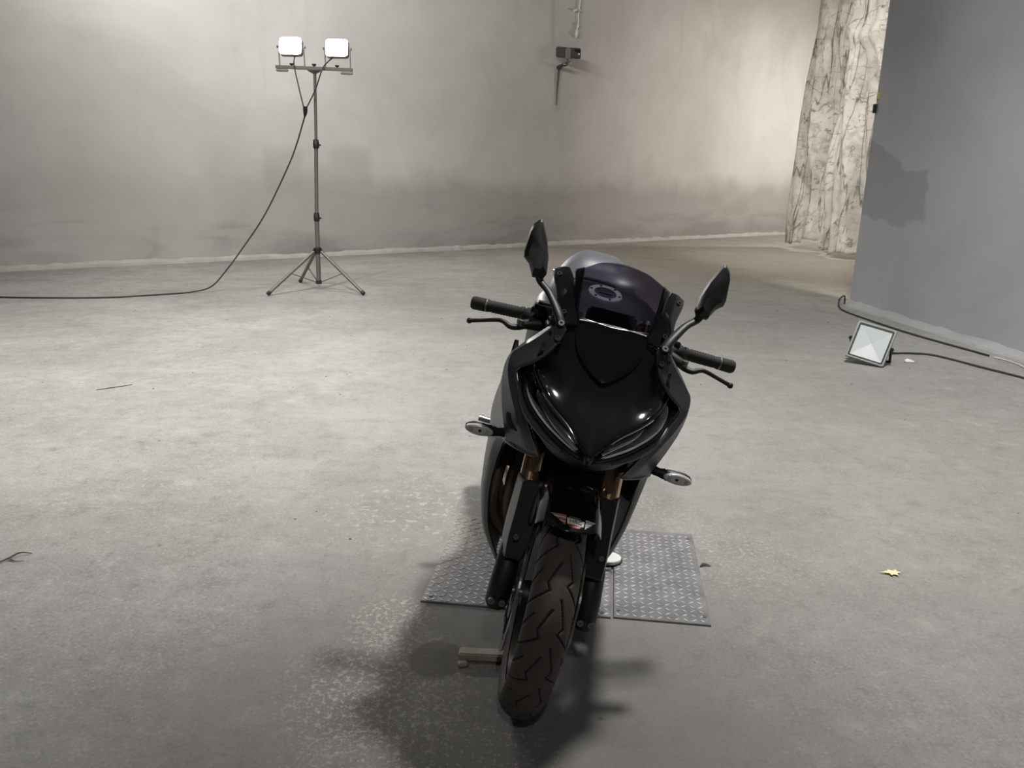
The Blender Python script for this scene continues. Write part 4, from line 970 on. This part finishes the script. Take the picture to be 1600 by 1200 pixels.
# ------------------------------------------------------------------ mirrors
def rear_mirror(s):
    out = [(-.241, 1.219), (-.254, 1.205), (-.260, 1.188), (-.2635, 1.135), (-.2600, 1.120), (-.243, 1.106), (-.228, 1.078), (-.201, 1.078), (-.194, 1.093), (-.199, 1.131), (-.212, 1.172), (-.236, 1.219)]
    out = [(-y, z) for y, z in out]; c = np.array([.228, 1.145])
    V, F = [], []; n = len(out)
    lay = ((1.0, -.252), (1.02, -.244), (.93, -.232), (.62, -.221))
    for sc, x in lay:
        for y, z in out:
            q = c+(np.array([y, z])-c)*sc; lean_ = (z-1.145)*-.22
            V.append((x+lean_, q[0]*s, q[1]))
    V.append((-.213-.004, .217*s, 1.150)); V.append((-.252, .228*s, 1.145))
    for i in range(3):
        for k in range(n): F.append((i*n+k, i*n+(k+1) % n, (i+1)*n+(k+1) % n, (i+1)*n+k))
    F += [(3*n+k, 3*n+(k+1) % n, 4*n) for k in range(n)]
    m = obj('mirror_housing', V, F, M['blk'], MC); m.data.set_sharp_from_angle(angle=R(24))
    Vg = [(-.2525+(z-1.145)*-.22, (c[0]+(y-c[0])*.93)*s, c[1]+(z-c[1])*.93) for y, z in out]
    g_ = obj('mirror_glass', Vg, [tuple(range(n))], M['mirror'], m, smooth=False); md = g_.modifiers.new('thickness', 'SOLIDIFY'); md.thickness = .002
    tube('mirror_ridge', [(-.222, .2165*s, 1.158), (-.2185, .2195*s, 1.138), (-.2195, .2225*s, 1.112)], [.0008, .0018, .0008], M['matte'], m, 8)
    tube('mirror_stem', [(-.130, .129*s, .994), (-.150, .142*s, 1.015), (-.195, .175*s, 1.052), (-.226, .205*s, 1.072), (-.234, .213*s, 1.092)], [.0125, .0125, .0105, .0105, .0125], M['blk'], m, 16, 5, flat=.75)
    ft = prism('mirror_foot', [(-.118, .112*s, .984), (-.112, .120*s, .946), (-.118, .142*s, .946), (-.130, .148*s, .984), (-.140, .138*s, 1.000), (-.138, .120*s, 1.000)], (-.014, 0, -.006), M['blk'], m, .004)
    bolt('foot_bolt', (-.124, .130*s, .996), (.75, 0, .65), .0075, M['steel'], m, .008)
    bolt('foot_bolt', (-.112, .130*s, .962), (.85, 0, .45), .007, M['blk'], m, .007)
both(rear_mirror)

# ------------------------------------------------------------------ handlebars, levers, controls
def bars(s):
    a_ = np.array((-.365, .105, .958)); e_ = np.array((-.399, .378, .944)); d = e_-a_
    def at(y): return a_+d*((y-.105)/(.378-.105))
    h = tube('handlebar', [at(.100), at(.36)], .011, M['blk'], MC, 16, side=s)
    tube('bar_clamp', [at(.10)+np.array((.02, 0, -.03)), at(.10)+np.array((-.012, 0, .03))], .033, M['alloy'], h, 20, side=s)
    g_ = tube('grip', [at(y) for y in (.228, .235, .24, .325, .330)], [.019, .019, .0165, .0165, .018], M['rubber'], h, 20, side=s)
    for k in range(9): tube('grip_rib', [at(.248+.008*k), at(.251+.008*k)], .0175, M['rubber'], h, 16, side=s)
    tube('bar_end_ring', [at(.331), at(.336)], .0185, M['alloy'], h, 20, side=s)
    tube('bar_end', [at(y) for y in (.336, .339, .370, .377, .379)], [.015, .0185, .0190, .016, .008], M['rubber'], h, 20, side=s)
    # switch cluster
    sw = tube('switch_cluster', [at(.165)+np.array((.004, 0, -.004)), at(.172)+np.array((.004, 0, -.004)), at(.220)+np.array((.004, 0, -.004)), at(.228)], [.018, .025, .025, .019], M['blk'], h, 16, side=s)
    box('switch', tuple(at(.20)+np.array((.012, 0, .024))), (.016, .022, .010), M['blk'], h, .003, side=s)
    box('switch', tuple(at(.185)+np.array((-.022, 0, .008))), (.010, .016, .014), M['alloy'], h, .002, side=s)
    # lever: perch, dog-leg blade, ball end
    pz = at(.185)+np.array((.034, 0, -.014))
    tube('lever_perch', [at(.150)+np.array((.022, 0, -.010)), pz, at(.222)+np.array((.048, 0, -.020))], [.017, .019, .013], M['blk'], h, 14, side=s)
    lv = tube('lever', [tuple(at(.210)+np.array((.050, 0, -.020))), (-.336, .232, .921), (-.329, .255, .918), (-.331, .275, .926), (-.334, .292, .926), (-.337, .330, .915), (-.339, .362, .906)], [.0105, .011, .010, .0085, .0075, .0068, .0075], M['blk'], h, 12, 5, flat=.8, side=s)
    lathe('lever_ball', [(.0001, -.008), (.006, -.0065), (.0085, 0), (.006, .0065), (.0001, .008)], M['blk'], h, 'Y', (-.339, .368*s, .904), 14)
    lathe('adjuster', [(0, -.008), (.009, -.008), (.009, .008), (0, .008)], M['alloy'], h, 'Z', (-.325, .228*s, .935), 12)
    tube('lever_screw', [(-.338, .235*s, .93), (-.338, .235*s, .942)], .006, M['steel'], h, 10)
    tube('control_cable', [at(.165)*np.array((1, s, 1)), (-.30, .16*s, .955), (-.28, .12*s, .90), (-.30, .07*s, .84)], .006, M['blk'], h, 8, 6)
    tube('control_cable', [at(.185)*np.array((1, s, 1))+np.array((0, 0, .012)), (-.345, .15*s, .985), (-.30, .11*s, .96), (-.27, .08*s, .90)], .005, M['blk'], h, 8, 6)
both(bars)
box('brake_reservoir', (-.335, -.178, .985), (.045, .052, .04), M['blk'], MC, .008)
prism('top_clamp', [(-.30, -.135, .955), (-.30, .135, .955), (-.35, .14, .955), (-.42, .06, .955), (-.42, -.06, .955), (-.35, -.14, .955)], (-.008, 0, .022), M['alloy'], MC, .006)
lathe('steering_nut', [(0, 0), (.018, 0), (.018, .014), (.01, .016), (0, .01)], M['alloy'], MC, 'Z', (-.375, 0, .977), 6)
tube('steering_stem', [(-.375, 0, .95), (-.24, 0, .70)], .03, M['blk'], MC, 16)
prism('lower_clamp', [(-.20, -.14, .70), (-.20, .14, .70), (-.28, .14, .70), (-.30, 0, .70), (-.28, -.14, .70)], (-.012, 0, .03), M['blk'], MC, .006)
for s in (-1, 1): tube('fork_cap', [(fx(1.0), .108*s, 1.0), (fx(1.012), .108*s, 1.012)], [.024, .016], M['blk'], MC, 16)
box('instrument_panel', (-.275, 0, 1.0), (.03, .135, .07), M['blk'], MC, .008, Matrix.Rotation(R(-35), 4, 'Y'))

# ------------------------------------------------------------------ tank, seat, tail, chassis
def loft_sym(name, st, mat, su=6, sv=5, thick=.003, parent=MC):
    """stations of half sections (top centre -> side bottom) mirrored about the middle plane"""
    rows = []
    for half in st:
        h = [tuple(q) for q in half]; rows.append([(x, -y, z) for x, y, z in h[::-1]]+h[1:])
    return shell(name, rows, mat, parent, su, sv, thick, 1)
tank = loft_sym('fuel_tank', [
    [(-.44, 0, .925), (-.44, .05, .92), (-.43, .10, .90), (-.42, .14, .86), (-.42, .15, .79)],
    [(-.52, 0, .962), (-.52, .065, .960), (-.51, .13, .945), (-.50, .175, .90), (-.50, .18, .79)],
    [(-.62, 0, .996), (-.62, .075, .995), (-.61, .145, .980), (-.60, .195, .93), (-.60, .20, .79)],
    [(-.74, 0, 1.032), (-.74, .075, 1.030), (-.74, .15, 1.008), (-.73, .205, .94), (-.73, .205, .78)],
    [(-.86, 0, 1.008), (-.86, .065, 1.003), (-.86, .125, .980), (-.87, .17, .90), (-.87, .165, .76)],
    [(-.96, 0, .91), (-.96, .05, .905), (-.96, .09, .89), (-.96, .12, .85), (-.96, .12, .74)]], M['tank']); tank['label'] = 'black fuel tank'
def on_cap(o): o.location = (-.685, 0, 1.0165); o.rotation_euler = (0, R(17), 0); return o
on_cap(lathe('filler_ring', [(.036, 0), (.036, .006), (.053, .006), (.056, .003), (.056, 0)], M['alloy_pale'], tank, 'Z', (0, 0, 0), 40))
on_cap(lathe('filler_cap', [(0, .0035), (.035, .0035), (.037, 0)], M['dark'], tank, 'Z', (0, 0, 0), 40))
for k in range(6): on_cap(bolt('filler_screw', (.046*math.cos(R(60*k+20)), .046*math.sin(R(60*k+20)), .006), (0, 0, 1), .0038, M['blk'], tank, .002))
on_cap(prism('key_flap', [(-.008, -.022, .0035), (.008, -.022, .0035), (.008, .022, .0035), (-.008, .022, .0035)], (0, 0, .003), M['blk'], tank, .001))
loft_sym('rider_seat', [
    [(-.93, 0, .895), (-.93, .06, .892), (-.93, .10, .88), (-.93, .125, .85)], [(-1.02, 0, .862), (-1.02, .08, .862), (-1.02, .13, .852), (-1.02, .15, .82)],
    [(-1.12, 0, .875), (-1.12, .09, .875), (-1.12, .14, .866), (-1.12, .155, .83)], [(-1.18, 0, .95), (-1.18, .08, .95), (-1.18, .125, .93), (-1.18, .145, .86)]], M['seat'])
loft_sym('tail_cowl', [
    [(-1.15, 0, .99), (-1.15, .07, .985), (-1.15, .125, .955), (-1.15, .165, .88), (-1.15, .15, .80)], [(-1.22, 0, 1.058), (-1.22, .075, 1.052), (-1.22, .135, 1.005), (-1.22, .170, .92), (-1.22, .15, .83)],
    [(-1.34, 0, 1.080), (-1.34, .07, 1.074), (-1.34, .125, 1.025), (-1.34, .155, .95), (-1.34, .14, .87)], [(-1.52, 0, 1.060), (-1.52, .05, 1.055), (-1.52, .085, 1.03), (-1.52, .10, .98), (-1.52, .09, .92)],
    [(-1.66, 0, 1.02), (-1.66, .03, 1.018), (-1.66, .05, 1.005), (-1.66, .055, .98), (-1.66, .05, .96)]], M['seat'])['label'] = 'grey hump over the passenger seat'
box('tail_lamp', (-1.655, 0, .985), (.02, .08, .03), M['red'], MC, .006)
prism('engine_block', [(-.48, -.13, .24), (-.48, -.13, .52), (-.56, -.13, .66), (-.80, -.13, .66), (-.92, -.13, .5), (-.92, -.13, .26), (-.80, -.13, .2)], (0, .26, 0), M['blk'], MC, .02)
rad_ = box('radiator', (-.37, 0, .56), (.03, .30, .24), M['blk'], MC, .006, Matrix.Rotation(R(12), 4, 'Y'))
for k in range(12): box('radiator_fin', (-.352, 0, .465+.0165*k), (.006, .27, .003), M['blk'], rad_, 0)
for k in range(4):
    y = -.135+.045*k-.02
    tube('exhaust_header', [(-.47, -.02+.04*k-.06, .56), (-.41, y-.02, .53), (-.385, y-.035, .44), (-.40, y-.02, .33), (-.44, y*.6, .24), (-.52, y*.4, .19), (-.70, -.02+y*.2, .17)], .0185, M['pipe'], MC, 14, 6)['label'] = 'heat-stained exhaust header pipe'
tube('collector_pipe', [(-.68, -.04, .17), (-.85, -.08, .17), (-1.0, -.13, .22), (-1.1, -.16, .27)], [.04, .038, .034, .034], M['pipe'], MC, 16, 5)
tube('silencer', [(-1.08, -.155, .26), (-1.14, -.168, .29), (-1.40, -.20, .38), (-1.44, -.205, .395)], [.035, .055, .058, .04], M['blk'], MC, 24, 3)
prism('main_frame', [(-.42, -.10, .90), (-.42, -.10, .78), (-.70, -.10, .66), (-.98, -.10, .42), (-1.08, -.10, .50), (-.98, -.10, .74), (-.66, -.10, .84)], (0, .20, 0), M['blk'], MC, .02)
for s in (-1, 1):
    sa = tube('swingarm', [(-.98, .10*s, .43), (-1.15, .13*s, .39), (-1.49, .135*s, .30)], [.03, .028, .025], M['blk'], MC, 14, 4, flat=1.5)
    pg = tube('footpeg', [(-.86, .19*s, .47), (-.80, .235*s, .480), (-.79, .262*s, .482), (-.785, .300*s, .486)], [.010, .012, .011, .011], M['steel'], MC, 12); pg['label'] = 'bright metal footpeg'
    prism('heel_plate', [(-.88, .185*s, .40), (-.82, .185*s, .44), (-.86, .185*s, .52), (-.98, .185*s, .50), (-.98, .185*s, .42)], (0, .006*s, 0), M['blk'], MC, .002)
    tube('subframe_rail', [(-.95, .09*s, .70), (-1.2, .10*s, .82), (-1.5, .05*s, .93)], .013, M['blk'], MC, 10)
tube('rear_axle', [(-1.49, -.16, .30), (-1.49, .16, .30)], .012, M['alloy'], MC, 12)
lathe('drive_sprocket', [(.03, -.003), (.10, -.003), (.10, .003), (.03, .003)], M['alloy'], MC, 'Y', (-1.49, .105, .30), 42, True)
# kickstand: leg from the frame down to a pale enlarged foot
def kickstand():
    inv = Mx.inverted()
    foot = inv@Vector((.352, 2.52, .016)); top = Vector((-.66, .16, .24)); 
    k = tube('kickstand', [top, top*.5+foot*.5+Vector((.01, .01, 0)), foot+(top-foot).normalized()*.03], [.017, .014, .015], M['blk'], MC, 14, 5)
    Vv, F = [], []; N = 28; W_ = []
    def ringw(rx, ry, z):
        return [inv@Vector((.358+rx*math.cos(2*math.pi*i/N)*(1.15 if math.cos(2*math.pi*i/N) > 0 else 1), 2.515+ry*math.sin(2*math.pi*i/N), z)) for i in range(N)]
    rings = [ringw(.034, .034, .0125), ringw(.041, .040, .0155), ringw(.041, .040, .025), ringw(.037, .036, .0285), ringw(.018, .018, .0295)]
    V = [q for r_ in rings for q in r_]
    F = [(i*N+j, i*N+(j+1) % N, (i+1)*N+(j+1) % N, (i+1)*N+j) for i in range(4) for j in range(N)]+[tuple(range(N))[::-1], tuple(4*N+j for j in range(N))]
    p = obj('foot_pad', V, F, M['white'], k); p.data.set_sharp_from_angle(angle=R(35)); p['label'] = 'white rounded pad under the kickstand'
    rings = [ringw(.044, .043, .0122), ringw(.045, .044, .0165), ringw(.040, .039, .0168)]; V = [q for r_ in rings for q in r_]
    F = [(i*N+j, i*N+(j+1) % N, (i+1)*N+(j+1) % N, (i+1)*N+j) for i in range(2) for j in range(N)]+[tuple(range(N))[::-1]]
    obj('pad_rim', V, F, M['blk'], k)
kickstand()
